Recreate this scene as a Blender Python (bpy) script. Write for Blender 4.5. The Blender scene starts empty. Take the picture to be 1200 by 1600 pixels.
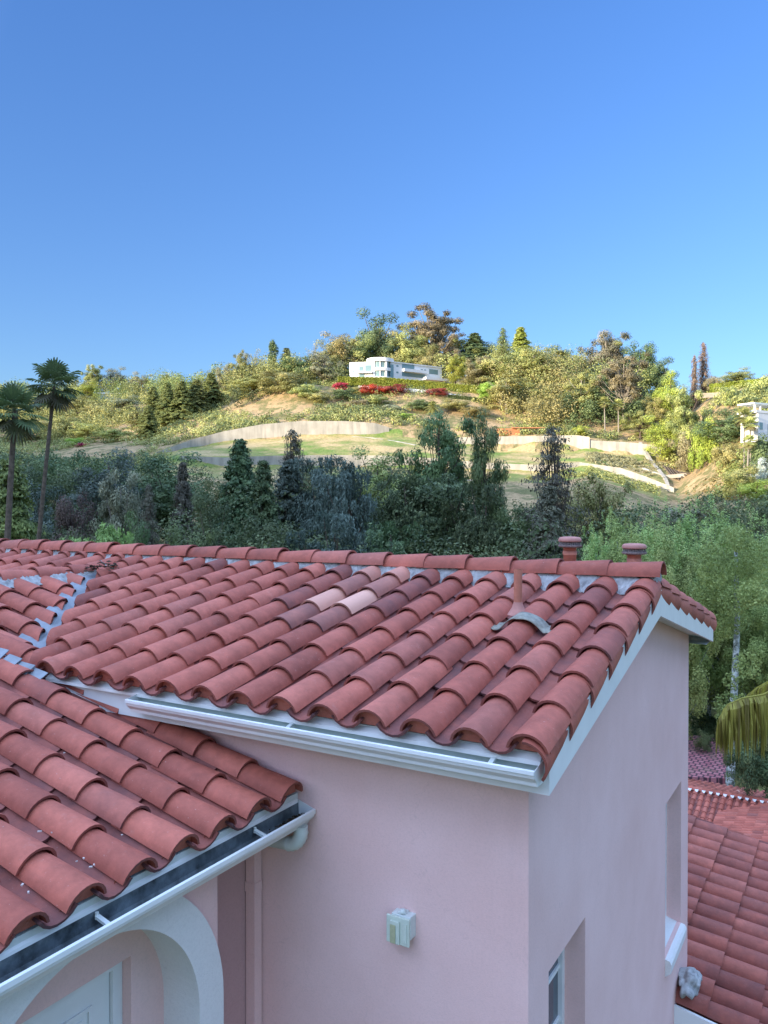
import bpy, math, random
import numpy as np
from mathutils import Vector, Matrix
R = math.radians
sc = bpy.context.scene
col = sc.collection
# ------------------------------------------------------------ camera, sky, sun, exposure
CAM = (1.50, -4.05, 0.0)
YAW = R(30.5)
cd = bpy.data.cameras.new('camera'); cam = bpy.data.objects.new('camera', cd); col.objects.link(cam)
cam.location = CAM; cam.rotation_euler = (R(90 - 0.68), 0, YAW)
cd.sensor_fit = 'VERTICAL'; cd.sensor_height = 24; cd.sensor_width = 18; cd.lens = 24 * 1265 / 1600
cd.clip_start = 0.05; cd.clip_end = 6000
sc.camera = cam
RX, RY = math.cos(YAW), math.sin(YAW)          # view right
FX, FY = -math.sin(YAW), math.cos(YAW)         # view forward
SUN_EL = R(12.5)
SUNH = (-.82 * RX - .57 * FX, -.82 * RY - .57 * FY)
SUNV = Vector((SUNH[0] * math.cos(SUN_EL), SUNH[1] * math.cos(SUN_EL), math.sin(SUN_EL))).normalized()
w = bpy.data.worlds.new('World'); sc.world = w; w.use_nodes = True
nt = w.node_tree; bg = nt.nodes['Background']
sky = nt.nodes.new('ShaderNodeTexSky'); sky.sky_type = 'NISHITA'; sky.sun_disc = False
sky.sun_elevation = SUN_EL; sky.sun_rotation = math.atan2(SUNV.x, SUNV.y)
sky.air_density = 1.0; sky.dust_density = 0.3; sky.ozone_density = 2.0; sky.altitude = 100
# sky tint: deep blue in view; glow added overhead and sunward for shaded walls
tc = nt.nodes.new('ShaderNodeTexCoord'); sx_ = nt.nodes.new('ShaderNodeSeparateXYZ'); nt.links.new(tc.outputs['Generated'], sx_.inputs[0])
mr1 = nt.nodes.new('ShaderNodeMapRange'); mr1.inputs[1].default_value = .55; mr1.inputs[2].default_value = .75; nt.links.new(sx_.outputs[2], mr1.inputs[0])
dt = nt.nodes.new('ShaderNodeVectorMath'); dt.operation = 'DOT_PRODUCT'; nt.links.new(tc.outputs['Generated'], dt.inputs[0]); dt.inputs[1].default_value = SUNV
mr2 = nt.nodes.new('ShaderNodeMapRange'); mr2.inputs[1].default_value = -.05; mr2.inputs[2].default_value = .4; mr2.inputs[4].default_value = .13; nt.links.new(dt.outputs['Value'], mr2.inputs[0])
mxx = nt.nodes.new('ShaderNodeMath'); mxx.operation = 'MAXIMUM'; nt.links.new(mr1.outputs[0], mxx.inputs[0]); nt.links.new(mr2.outputs[0], mxx.inputs[1])
tint = nt.nodes.new('ShaderNodeMix'); tint.data_type = 'RGBA'; tint.inputs[6].default_value = (.35, .51, .77, 1); tint.inputs[7].default_value = (8.0, 6.3, 5.7, 1); nt.links.new(mxx.outputs[0], tint.inputs[0])
mr3 = nt.nodes.new('ShaderNodeMapRange'); mr3.inputs[2].default_value = .5; nt.links.new(sx_.outputs[2], mr3.inputs[0])
low = nt.nodes.new('ShaderNodeMix'); low.data_type = 'RGBA'; low.inputs[6].default_value = (.36, .44, .575, 1); low.inputs[7].default_value = (.37, .555, .87, 1)
nt.links.new(mr3.outputs[0], low.inputs[0]); nt.links.new(low.outputs[2], tint.inputs[6])
ml = nt.nodes.new('ShaderNodeMix'); ml.data_type = 'RGBA'; ml.blend_type = 'MULTIPLY'; ml.inputs[0].default_value = 1; nt.links.new(sky.outputs[0], ml.inputs[6]); nt.links.new(tint.outputs[2], ml.inputs[7])
nt.links.new(ml.outputs[2], bg.inputs[0]); bg.inputs[1].default_value = 0.15
sd = bpy.data.lights.new('sun', 'SUN'); sd.energy = 5.0; sd.angle = R(0.5); sd.color = (1.0, 0.86, 0.66)
so = bpy.data.objects.new('sun', sd); col.objects.link(so)
so.rotation_euler = SUNV.to_track_quat('Z', 'Y').to_euler()
sc.view_settings.view_transform = 'Standard'; sc.view_settings.look = 'None'
sc.view_settings.exposure = 1.3; sc.view_settings.gamma = 1

# ------------------------------------------------------------ helpers
def P(X, Z, z):                      # metres right of / ahead of the camera, height from camera level
    return (CAM[0] + X * RX + Z * FX, CAM[1] + X * RY + Z * FY, z)
def at(px, v, Z):                    # point at photo pixel, Z metres ahead
    return P((px - 600) / 1265 * Z, Z, -(v - 785) / 1265 * Z)
def hz(v, Z): return -(v - 785) / 1265 * Z

class MB:
    def __init__(s): s.v = []; s.f = []; s.c = []; s.sm = []
    def add(s, vs, fs, c=(0.5, 0, 0, 1), sm=False):
        o = len(s.v); s.v += [tuple(p) for p in vs]
        for f in fs: s.f.append(tuple(i + o for i in f)); s.c.append(c); s.sm.append(sm)
    def box(s, x0, x1, y0, y1, z0, z1, M=None, c=(0.5, 0, 0, 1)):
        vs = [(x, y, z) for z in (z0, z1) for y in (y0, y1) for x in (x0, x1)]
        if M is not None: vs = [M @ Vector(p) for p in vs]
        s.add(vs, [(0, 2, 3, 1), (4, 5, 7, 6), (0, 1, 5, 4), (2, 6, 7, 3), (0, 4, 6, 2), (1, 3, 7, 5)], c)
    def tube(s, pts, rad, n=10, c=(0.5, 0, 0, 1), cap=True, sq=None):
        pts = [Vector(p) for p in pts]; rings = []
        if not hasattr(rad, '__len__'): rad = [rad] * len(pts)
        prev = None
        for i, p in enumerate(pts):
            d = (pts[min(i + 1, len(pts) - 1)] - pts[max(i - 1, 0)]).normalized()
            if prev is None:
                a = d.cross(Vector((0, 0, 1)))
                if a.length < .05: a = d.cross(Vector((1, 0, 0)))
                a.normalize()
            else: a = (prev - d * prev.dot(d)).normalized()
            prev = a; b = d.cross(a)
            rings.append([p + (a * math.cos(2 * math.pi * k / n) + b * math.sin(2 * math.pi * k / n)) * rad[i] for k in range(n)])
        vs = [q for r in rings for q in r]
        fs = [(i * n + k, i * n + (k + 1) % n, (i + 1) * n + (k + 1) % n, (i + 1) * n + k) for i in range(len(pts) - 1) for k in range(n)]
        s.add(vs, fs, c, True)
        if cap:
            s.add(rings[0], [tuple(range(n))[::-1]], c); s.add(rings[-1], [tuple(range(n))], c)
    def lathe(s, cx, cy, prof, n=24, c=(0.5, 0, 0, 1)):
        vs = [(cx + r * math.cos(2 * math.pi * k / n), cy + r * math.sin(2 * math.pi * k / n), z) for r, z in prof for k in range(n)]
        fs = [(i * n + k, i * n + (k + 1) % n, (i + 1) * n + (k + 1) % n, (i + 1) * n + k) for i in range(len(prof) - 1) for k in range(n)]
        s.add(vs, fs, c, True)
    def prism(s, prof, mk, a0, a1, c=(0.5, 0, 0, 1), caps=True, closed=True):   # prof 2D list, mk(a, p) -> point
        n = len(prof)
        vs = [mk(a0, p) for p in prof] + [mk(a1, p) for p in prof]
        m = n if closed else n - 1
        s.add(vs, [(k, (k + 1) % n, n + (k + 1) % n, n + k) for k in range(m)], c)
        if caps: s.add(vs, [tuple(range(n))[::-1], tuple(range(n, 2 * n))], c)
    def build(s, name, mat, parent=None, solid=0, fixn=False):
        me = bpy.data.meshes.new(name); me.from_pydata([tuple(p) for p in s.v], [], s.f)
        a = me.attributes.new('tc', 'FLOAT_COLOR', 'FACE')
        a.data.foreach_set('color', np.array(s.c, dtype=np.float32).ravel())
        me.polygons.foreach_set('use_smooth', np.array(s.sm, dtype=bool))
        me.materials.append(mat); me.update()
        if fixn:
            import bmesh
            b = bmesh.new(); b.from_mesh(me); bmesh.ops.recalc_face_normals(b, faces=b.faces); b.to_mesh(me); b.free()
        o = bpy.data.objects.new(name, me); col.objects.link(o)
        if parent: o.parent = parent; o.matrix_parent_inverse = parent_inv(parent)
        if solid:
            md = o.modifiers.new('thick', 'SOLIDIFY'); md.thickness = solid; md.offset = 0
        return o
def world(o):
    B = Matrix.LocRotScale(o.location, o.rotation_euler, o.scale)
    return world(o.parent) @ o.matrix_parent_inverse @ B if o.parent else B
def parent_inv(p): return world(p).inverted()
def tag(o, label=None, cat=None, group=None, kind=None):
    if label: o['label'] = label
    if cat: o['category'] = cat
    if group: o['group'] = group
    if kind: o['kind'] = kind
    return o
def empty(name, loc=(0, 0, 0), label=None, cat=None, group=None):
    o = bpy.data.objects.new(name, None); col.objects.link(o); o.location = loc
    o.empty_display_size = .3
    return tag(o, label, cat, group)

# ------------------------------------------------------------ materials
class NT:
    def __init__(s, name):
        s.m = bpy.data.materials.new(name); s.m.use_nodes = True; s.t = s.m.node_tree
        s.b = s.t.nodes['Principled BSDF']; s.out = s.t.nodes['Material Output']
    def n(s, t, **k):
        x = s.t.nodes.new(t)
        for a, b in k.items():
            if a == 'ins':
                for i, j in b.items(): x.inputs[i].default_value = j
            else: setattr(x, a, b)
        return x
    def l(s, a, b): s.t.links.new(a, b)
    def coord(s): return s.n('ShaderNodeTexCoord').outputs['Object']
    def noise(s, scale, detail=4, rough=.55, vec=None, dist=0):
        x = s.n('ShaderNodeTexNoise'); x.inputs['Scale'].default_value = scale; x.inputs['Detail'].default_value = detail
        x.inputs['Roughness'].default_value = rough; x.inputs['Distortion'].default_value = dist
        s.l(vec if vec else s.coord(), x.inputs['Vector']); return x.outputs['Fac']
    def ramp(s, fac, stops):
        x = s.n('ShaderNodeValToRGB'); e = x.color_ramp.elements
        while len(e) < len(stops): e.new(.5)
        for i, (p, c) in enumerate(stops):
            e[i].position = p; e[i].color = (c[0], c[1], c[2], 1) if hasattr(c, '__len__') else (c, c, c, 1)
        s.l(fac, x.inputs[0]); return x.outputs[0]
    def mix(s, f, a, b, mode='MIX'):
        x = s.n('ShaderNodeMix', data_type='RGBA', blend_type=mode)
        for i, q in ((0, f), (6, a), (7, b)):
            if isinstance(q, (int, float)): x.inputs[i].default_value = q
            elif isinstance(q, tuple): x.inputs[i].default_value = (*q[:3], 1)
            else: s.l(q, x.inputs[i])
        return x.outputs[2]
    def bump(s, h, strength=.3, dist=.01):
        x = s.n('ShaderNodeBump'); x.inputs['Strength'].default_value = strength; x.inputs['Distance'].default_value = dist
        s.l(h, x.inputs['Height']); s.l(x.outputs[0], s.b.inputs['Normal'])
    def base(s, c, rough=.7, spec=.3):
        if isinstance(c, tuple): s.b.inputs['Base Color'].default_value = (*c[:3], 1)
        else: s.l(c, s.b.inputs['Base Color'])
        s.b.inputs['Roughness'].default_value = rough; s.b.inputs['Specular IOR Level'].default_value = spec
        return s.m
def m_stucco(name, c, var=.1, c2=None, streak=True):
    t = NT(name); n1 = t.noise(1.1, 5, .6); lo = tuple(x * (1 - var) for x in c); hi = tuple(min(1, x * (1 + var)) for x in c)
    k = t.ramp(n1, [(.3, lo), (.7, c2 or hi)])
    if streak:
        mp = t.n('ShaderNodeMapping'); mp.inputs['Scale'].default_value = (5, 5, .5); t.l(t.coord(), mp.inputs[0])
        st = t.ramp(t.noise(.8, 5, .6, mp.outputs[0]), [(.55, 1.0), (.9, .93)])
        k = t.mix(1.0, k, st, 'MULTIPLY')
    cr = t.n('ShaderNodeTexVoronoi', feature='DISTANCE_TO_EDGE'); cr.inputs['Scale'].default_value = .9; dmx = t.n('ShaderNodeVectorMath', operation='ADD'); nz_ = t.n('ShaderNodeTexNoise'); nz_.inputs['Scale'].default_value = 2.5; nz_.inputs['Detail'].default_value = 5; t.l(t.coord(), nz_.inputs['Vector']); t.l(nz_.outputs['Color'], dmx.inputs[0]); t.l(t.coord(), dmx.inputs[1]); t.l(dmx.outputs[0], cr.inputs['Vector']); ck = t.ramp(cr.outputs['Distance'], [(0, .93), (.0035, 1.0)]); k = t.mix(1.0, k, ck, 'MULTIPLY'); sp = t.ramp(t.noise(70, 3, .7), [(.3, .93), (.55, 1.01)]); k = t.mix(1.0, k, sp, 'MULTIPLY')
    nb = t.n('ShaderNodeMath', operation='ADD'); t.l(t.noise(140, 3, .7), nb.inputs[0]); t.l(t.noise(9, 3), nb.inputs[1])
    t.bump(nb.outputs[0], .35, .005); return t.base(k, .88, .15)
def m_tile(name, far=False):
    t = NT(name); at_ = t.n('ShaderNodeAttribute', attribute_name='tc'); sp = t.n('ShaderNodeSeparateColor'); t.l(at_.outputs['Color'], sp.inputs[0])
    base = t.ramp(sp.outputs[0], [(0, (.32, .084, .056)), (.25, (.395, .106, .070)), (.6, (.445, .124, .082)), (.85, (.50, .148, .10)), (1, (.37, .118, .085))])
    if not far:
        bl = t.ramp(t.noise(3.3, 6, .65), [(.35, .78), (.65, 1.12)]); base = t.mix(1.0, base, bl, 'MULTIPLY')
        dk = t.ramp(t.noise(7, 6, .7, dist=.6), [(.56, 0.0), (.8, .25)]); base = t.mix(dk, base, (.12, .058, .055))
        b2 = t.ramp(t.noise(16, 5, .7), [(.3, .84), (.7, 1.1)]); base = t.mix(1.0, base, b2, 'MULTIPLY')
        pl = t.ramp(t.noise(11, 5, .7), [(.6, 0.0), (.85, .35)]); base = t.mix(pl, base, (.5, .27, .22))
        spk = t.ramp(t.noise(60, 3, .8), [(.66, 0.0), (.74, .55)]); base = t.mix(spk, base, (.58, .42, .38))
    else:
        bl = t.ramp(t.noise(1.5, 4), [(.35, .75), (.65, 1.15)]); base = t.mix(1.0, base, bl, 'MULTIPLY')
    base = t.mix(sp.outputs[1], base, (.70, .37, .27))
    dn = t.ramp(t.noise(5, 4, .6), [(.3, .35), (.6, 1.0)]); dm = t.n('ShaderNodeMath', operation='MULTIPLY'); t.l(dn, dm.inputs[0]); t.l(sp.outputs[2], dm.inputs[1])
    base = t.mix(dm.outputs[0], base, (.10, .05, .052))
    bm = t.n('ShaderNodeMath', operation='ADD'); t.l(t.noise(120, 4, .7), bm.inputs[0]); t.l(t.noise(18, 4, .6), bm.inputs[1]); t.bump(bm.outputs[0], .35, .005); return t.base(base, .66, .3)
def m_plain(name, c, rough=.5, var=.08, sc_=3, spec=.4, bump=0, metal=0):
    t = NT(name); k = t.ramp(t.noise(sc_, 5, .6), [(.3, tuple(x * (1 - var) for x in c)), (.7, tuple(min(1, x * (1 + var)) for x in c))])
    if bump: t.bump(t.noise(sc_ * 12, 3), bump, .005)
    t.b.inputs['Metallic'].default_value = metal
    return t.base(k, rough, spec)
def m_leaf(name, dark, mid, light, trans=.25, hue=.04):
    dark, mid, light = [tuple(min(.62, x * 1.6) for x in c_) for c_ in (dark, mid, light)]
    t = NT(name); at_ = t.n('ShaderNodeAttribute', attribute_name='lv')
    k = t.ramp(at_.outputs['Fac'], [(0, dark), (.5, mid), (1, light)])
    oi = t.n('ShaderNodeObjectInfo'); h = t.n('ShaderNodeHueSaturation')
    mr = t.n('ShaderNodeMapRange'); mr.inputs[3].default_value = .5 - hue; mr.inputs[4].default_value = .5 + hue * .6
    t.l(oi.outputs['Random'], mr.inputs[0]); t.l(mr.outputs[0], h.inputs['Hue'])
    mv = t.n('ShaderNodeMapRange'); mv.inputs[3].default_value = .8; mv.inputs[4].default_value = 1.2
    t.l(oi.outputs['Random'], mv.inputs[0]); t.l(mv.outputs[0], h.inputs['Value']); t.l(k, h.inputs['Color'])
    t.base(h.outputs[0], .6, .25)
    tr = t.n('ShaderNodeBsdfTranslucent'); t.l(h.outputs[0], tr.inputs[0]); mx = t.n('ShaderNodeMixShader'); mx.inputs[0].default_value = trans
    t.l(t.b.outputs[0], mx.inputs[1]); t.l(tr.outputs[0], mx.inputs[2]); t.l(mx.outputs[0], t.out.inputs[0]); return t.m
M = {}
M['pink'] = m_stucco('pink_stucco', (.78, .505, .455), .06, (.82, .565, .525))
M['pink2'] = m_stucco('recess_stucco', (.52, .32, .30), .05)  # darker pink than the other walls, used on the recess alone
M['white_st'] = m_stucco('white_stucco', (.72, .70, .67), .03, streak=False)
M['tile'] = m_tile('clay_tile'); M['tile_far'] = m_tile('clay_tile_distant', True)
M['white'] = m_plain('white_paint', (.74, .75, .73), .35, .05, 5)
M['offwhite'] = m_plain('weathered_white_paint', (.62, .66, .62), .45, .12, 7)
M['mortar'] = m_plain('mortar', (.36, .36, .35), .9, .35, 14, .1, .9)
M['lead'] = m_plain('flashing_metal', (.21, .235, .26), .5, .3, 6, .5, .1)
M['oldlead'] = m_plain('aged_flashing', (.27, .26, .21), .6, .35, 25, .3, .4)
M['pipe'] = m_plain('painted_pipe', (.47, .17, .11), .6, .2, 14)
M['pipe_dull'] = m_plain('dusty_vent_cap', (.46, .21, .17), .75, .15, 14)
M['mesh'] = m_plain('vent_mesh', (.25, .2, .19), .7, .4, 60)
M['dirty'] = m_plain('grimy_gutter', (.11, .135, .145), .35, .75, 9, .5, .3)
M['greenish'] = m_plain('gutter_inside', (.42, .49, .45), .4, .1, 5)
M['litter'] = m_plain('dry_litter', (.06, .045, .03), .9, .6, 40, .1, .6)
M['cream'] = m_plain('aged_plastic', (.55, .60, .50), .4, .06, 20)
M['button'] = m_plain('yellowed_plastic', (.40, .40, .24), .4, .12, 40)
M['glass'] = NT('dark_glass').base((.05, .07, .09), .08, .6)
def m_conc():
    t = NT('retaining_concrete'); mp = t.n('ShaderNodeMapping'); mp.inputs['Scale'].default_value = (.5, .5, .06); t.l(t.coord(), mp.inputs[0])
    k = t.ramp(t.noise(1.0, 5, .6, mp.outputs[0]), [(.3, (.25, .235, .20)), (.5, (.36, .33, .275)), (.7, (.42, .39, .33))])
    k = t.mix(1.0, k, t.ramp(t.noise(.25, 4), [(.35, .85), (.65, 1.05)]), 'MULTIPLY'); return t.base(k, .9, .1)
M['conc'] = m_conc()
M['glass_far'] = NT('house_glass').base((.16, .24, .24), .12, .7)
M['wood'] = m_plain('shed_wood', (.38, .16, .07), .8, .2, 2)
M['bark'] = m_plain('bark', (.11, .085, .065), .9, .4, 4, .1, .5)
M['palebark'] = m_plain('pale_bark', (.24, .21, .17), .85, .35, 3, .1, .4)
def m_syc():
    t = NT('mottled_bark'); k = t.ramp(t.noise(5, 4, .6, dist=.8), [(.38, (.09, .09, .07)), (.50, (.24, .26, .22)), (.62, (.50, .52, .48))]); return t.base(k, .85, .1)
M['syc'] = m_syc()

# ------------------------------------------------------------ roof tile builder
def barrel(mb, o, A, S, N, L, rl, rh, th=R(80), t=.014, c=(.5, 0, 0, 1), k=9, flip=False, hf=1.0):
    """half-round tile: low end at o, axis A (unit, up slope), side S, normal N; flip = pan (concave up)"""
    vs = []; sg = -1 if flip else 1
    for a, r in ((0, rl), (L, rh)):
        for rr in (r, r - t):
            for i in range(k + 1):
                g = -th + 2 * th * i / k
                s_ = math.sin(g) * rr; n_ = (math.cos(g) * rr - math.cos(th) * r) * sg * hf
                vs.append((o[0] + A[0] * a + S[0] * s_ + N[0] * n_, o[1] + A[1] * a + S[1] * s_ + N[1] * n_, o[2] + A[2] * a + S[2] * s_ + N[2] * n_))
    n = k + 1; fo = [(i, i + 1, 2 * n + i + 1, 2 * n + i) for i in range(k)]
    fi = [(n + i, 3 * n + i, 3 * n + i + 1, n + i + 1) for i in range(k)]
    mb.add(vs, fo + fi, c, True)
    dkc = (c[0] * .5, c[1] * .6, min(1, c[2] + .55), 1)  # rim faces darker: the shadow line under each overlap put into their colour
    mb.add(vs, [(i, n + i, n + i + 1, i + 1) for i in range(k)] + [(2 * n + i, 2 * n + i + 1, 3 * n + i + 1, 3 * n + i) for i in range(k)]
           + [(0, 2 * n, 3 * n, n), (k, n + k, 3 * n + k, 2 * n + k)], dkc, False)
def V3(*a): return Vector(a)
def tile_field(seed, o, A, S, ncol, nrow, pitch, expo, L=None, special=None, stops=True, jit=1.0, k=9, rl=.112, pans=True, skip=None, hf=1.0, darkness=0):
    """o = eave point of column 0 axis, A up-slope unit, S step direction unit"""
    rng = random.Random(seed); mb = MB(); A = Vector(A).normalized(); S = Vector(S).normalized(); N = A.cross(S).normalized()
    if N.z < 0: N = -N
    L = L or expo + .075
    for c in range(ncol):
        for r in range(nrow):
            if skip and skip(c, r): continue
            p = Vector(o) + S * (c * pitch + rng.uniform(-.004, .004) * jit) + A * (r * expo + rng.uniform(-.008, .008) * jit) + N * .032
            dn = N * rng.uniform(-.002, .004) * jit
            a = (A - N * (.022 / L) + S * rng.uniform(-.012, .012) * jit).normalized()
            cc = (rng.random(), 0, darkness * rng.uniform(.6, 1.3) if darkness else (.35 if rng.random() < .05 else 0), 1)  # optional deeper tone for the whole field, varied per tile
            if special and (c, r) in special: cc = special[(c, r)]
            rr_ = rl * rng.uniform(.965, 1.03); barrel(mb, p + dn, a, S, N, L, rr_, rr_ * .86, R(78), c=cc, k=k, hf=hf)
            if pans:
                q = Vector(o) + S * ((c + .5) * pitch) + A * (r * expo + expo * .5 * (1 if r else 0) + rng.uniform(-.01, .01) * jit) + N * .055
                barrel(mb, q - N * .006, (A - N * (.022 / L)).normalized(), S, N, L + (expo * .5 if r == 0 else 0), rl * 1.0, rl * 1.02, R(62), c=(rng.random() * .5, 0, .45 + .3 * rng.random(), 1), k=max(3, k - 3), flip=True)  # pan colour darkened to stand in for shade in the gaps between barrels
        if stops:
            q = Vector(o) + S * (c * pitch) + A * .05 + N * .0
            pts = [q + S * (math.sin(R(g)) * rl * .97) + N * (math.cos(R(g)) * rl - .0) for g in range(-85, 86, 17)]
            mb.add(pts, [tuple(range(len(pts)))], (.75, .05, 0, 1))
    return mb
def clip(mb, plane_co, plane_no, only=None):
    """cut away the side the normal points to"""
    import bmesh
    me = bpy.data.meshes.new('t'); me.from_pydata([tuple(p) for p in mb.v], [], mb.f)
    b = bmesh.new(); b.from_mesh(me)
    lay = b.faces.layers.int.new('i'); b.faces.ensure_lookup_table()
    for i, f in enumerate(b.faces): f[lay] = i
    bmesh.ops.bisect_plane(b, geom=b.verts[:] + b.edges[:] + b.faces[:], plane_co=plane_co, plane_no=plane_no, clear_outer=True)
    out = MB(); b.verts.index_update(); out.v = [tuple(v.co) for v in b.verts]
    for f in b.faces:
        out.f.append(tuple(v.index for v in f.verts)); out.c.append(mb.c[f[lay]]); out.sm.append(mb.sm[f[lay]])
    b.free(); bpy.data.meshes.remove(me); return out
def merge(*ms):
    o = MB()
    for m in ms:
        n = len(o.v); o.v += m.v; o.f += [tuple(i + n for i in f) for f in m.f]; o.c += m.c; o.sm += m.sm
    return o

# ------------------------------------------------------------ terrain
PXK = [-700, -200, 0, 120, 240, 300, 350, 470, 605, 700, 780, 860, 921, 1039, 1060, 1120, 1200, 1400, 2000]
PROF = {
 -700: [(200, 775), (205, 773), (300, 725), (303, 723), (380, 690), (440, 655), (500, 640)],
 -200: [(200, 775), (205, 773), (300, 725), (303, 723), (380, 685), (440, 650), (500, 630)],
 0: [(200, 770), (205, 768), (300, 720), (303, 718), (380, 680), (440, 645), (500, 622)],
 120: [(200, 770), (205, 768), (300, 715), (303, 713), (380, 675), (440, 640), (500, 618)],
 240: [(240, 745), (245, 743), (292, 712), (295, 704), (350, 668), (420, 640), (500, 615)],
 300: [(262, 735), (265, 716), (296, 700), (299, 688), (345, 655), (400, 630), (470, 612)],
 350: [(266, 735), (269, 716), (298, 692), (301, 677), (340, 650), (370, 625), (420, 608)],
 470: [(268, 728), (271, 712), (300, 683), (303, 660), (330, 630), (350, 604), (390, 600)],
 605: [(268, 728), (271, 712), (300, 681), (303, 664), (325, 640), (346, 602), (390, 594)],
 700: [(266, 735), (269, 718), (298, 690), (301, 676), (322, 650), (346, 606), (390, 590)],
 780: [(262, 737), (265, 727), (292, 705), (295, 683), (320, 655), (345, 610), (390, 588)],
 860: [(258, 742), (261, 732), (288, 706), (291, 681), (315, 650), (345, 614), (390, 592)],
 921: [(255, 731), (258, 722), (285, 706), (288, 686), (312, 655), (340, 625), (390, 602)],
 1039: [(245, 768), (248, 760), (278, 716), (281, 698), (300, 672), (330, 640), (380, 618)],
 1060: [(240, 776), (244, 772), (262, 742), (265, 738), (290, 695), (320, 650), (370, 618)],
 1120: [(200, 785), (204, 782), (225, 748), (228, 745), (250, 690), (270, 640), (310, 610)],
 1200: [(170, 795), (174, 792), (195, 755), (198, 750), (215, 690), (240, 640), (280, 608)],
 1400: [(150, 800), (154, 797), (175, 755), (178, 750), (205, 690), (230, 640), (270, 600)],
 2000: [(150, 800), (154, 797), (175, 755), (178, 750), (205, 690), (230, 640), (270, 600)],
}
TZ = np.array([[p[0] for p in PROF[k]] for k in PXK], float); TH = np.array([[hz(p[1], p[0]) for p in PROF[k]] for k in PXK], float)
def knots(px):
    return [np.interp(px, PXK, TZ[:, j]) for j in range(7)], [np.interp(px, PXK, TH[:, j]) for j in range(7)]
def ground(X, Z):
    if Z < 20: return -17.0
    px = 600 + 1265 * X / Z; px = max(-700, min(2000, px))
    z_, h_ = knots(px)
    zs = [20, 110] + z_ + [z_[-1] + 120, z_[-1] + 500]; hs = [-17, -16] + h_ + [h_[-1] - 35, h_[-1] - 90]
    h = float(np.interp(Z, zs, hs))
    a = min(1, max(0, (Z - 90) / 100))
    wob = math.sin(X * .05 + 1.3) * math.cos(Z * .043) * 1.2 + math.sin(X * .13 + Z * .09) * .5
    onlawn = z_[0] - 4 < Z < z_[3] + 4 and 240 < px < 1060
    return h + (a * wob * (.0 if onlawn else 1))
def gp(px, Z, dz=0):
    X = (px - 600) / 1265 * Z; return P(X, Z, ground(X, Z) + dz)

def build_terrain():
    xs = []; pxs = np.concatenate([np.linspace(-700, -20, 18), np.arange(-10, 1215, 9), np.linspace(1225, 2000, 18)])
    zz = np.concatenate([np.array([20, 40, 70, 100, 125, 150, 165, 180]), np.arange(190, 520, 2.6), np.array([540, 580, 640, 720, 850, 1000])])
    V = []; F = []; C = []
    rng = random.Random(5)
    for Z in zz:
        for px in pxs:
            X = (px - 600) / 1265 * Z
            V.append(P(X, Z, ground(X, Z) + rng.uniform(-.15, .15) * (1 if Z > 150 else 0)))
    n = len(pxs)
    for j in range(len(zz) - 1):
        for i in range(n - 1):
            F.append((j * n + i, j * n + i + 1, (j + 1) * n + i + 1, (j + 1) * n + i))
            px = (pxs[i] + pxs[i + 1]) / 2; Z = (zz[j] + zz[j + 1]) / 2
            z_, h_ = knots(px)
            g = 0.
            if 260 < px < 1045 and z_[0] - 25 < Z < z_[2] + 1: g = 1.0 if Z > z_[0] - 2 else .8
            elif Z < 180: g = .6
            C.append((g, 0, 0, 1))
    m = MB(); m.v = V; m.f = F; m.c = C; m.sm = [True] * len(F)
    t = NT('hillside'); a = t.n('ShaderNodeAttribute', attribute_name='tc'); sp = t.n('ShaderNodeSeparateColor'); t.l(a.outputs['Color'], sp.inputs[0])
    dry = t.ramp(t.noise(.09, 8, .7), [(.3, (.21, .165, .085)), (.5, (.36, .25, .13)), (.7, (.42, .29, .155))])
    scr = t.ramp(t.noise(.16, 6, .7), [(.48, 0.0), (.56, .75)]); dry = t.mix(scr, dry, (.10, .115, .04))
    mp = t.n('ShaderNodeMapping'); mp.inputs['Scale'].default_value = (1, 1, 4); t.l(t.coord(), mp.inputs[0])
    gr = t.ramp(t.noise(.06, 7, .65, mp.outputs[0]), [(.40, (.14, .20, .045)), (.5, (.27, .24, .09)), (.58, (.42, .31, .15))])
    fine = t.ramp(t.noise(1.2, 5, .7), [(.3, .7), (.7, 1.2)])
    k = t.mix(sp.outputs[0], dry, gr); k = t.mix(1.0, k, fine, 'MULTIPLY')
    t.bump(t.noise(.8, 5, .7), .6, .6)
    o = m.build('hillside', t.base(k, .95, .1)); tag(o, kind='structure')
    # the near ground, one sheet out to the horizon, and the ridge across the valley behind the viewer
    g = MB(); s = 3500
    g.add([(-s, -s, -17.6), (s, -s, -17.6), (s, s, -17.6), (-s, s, -17.6)], [(0, 1, 2, 3)])
    o = g.build('ground', m_plain('valley_soil', (.10, .11, .05), .95, .4, .3, .1)); tag(o, kind='structure')
    r = MB(); nx, ny = 90, 14; rng = random.Random(3); D0 = 900
    sx, sy = SUNH[0] / math.hypot(*SUNH), SUNH[1] / math.hypot(*SUNH); tx, ty = -sy, sx
    for j in range(ny):
        q = j / (ny - 1)
        for i in range(nx):
            a_ = -800 + 1600 * i / (nx - 1)
            top = 4 + math.tan(SUN_EL) * (160 + D0) + 3 * math.sin(a_ * .013) + 2 * math.sin(a_ * .041 + 1)
            hgt = -17.8 + (top + 17.8) * math.sin(math.pi * q) ** 1.0
            d = D0 - 450 + 900 * q
            r.v.append((sx * d + tx * a_, sy * d + ty * a_, hgt + (rng.uniform(-1, 1) if 0 < j < ny - 1 else 0)))
    for j in range(ny - 1):
        for i in range(nx - 1): r.f.append((j * nx + i, j * nx + i + 1, (j + 1) * nx + i + 1, (j + 1) * nx + i)); r.c.append((.5, 0, 0, 1)); r.sm.append(True)
    o = r.build('hills', m_plain('wooded_ridge', (.10, .11, .05), .95, .35, .02, .1)); tag(o, kind='structure')
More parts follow.
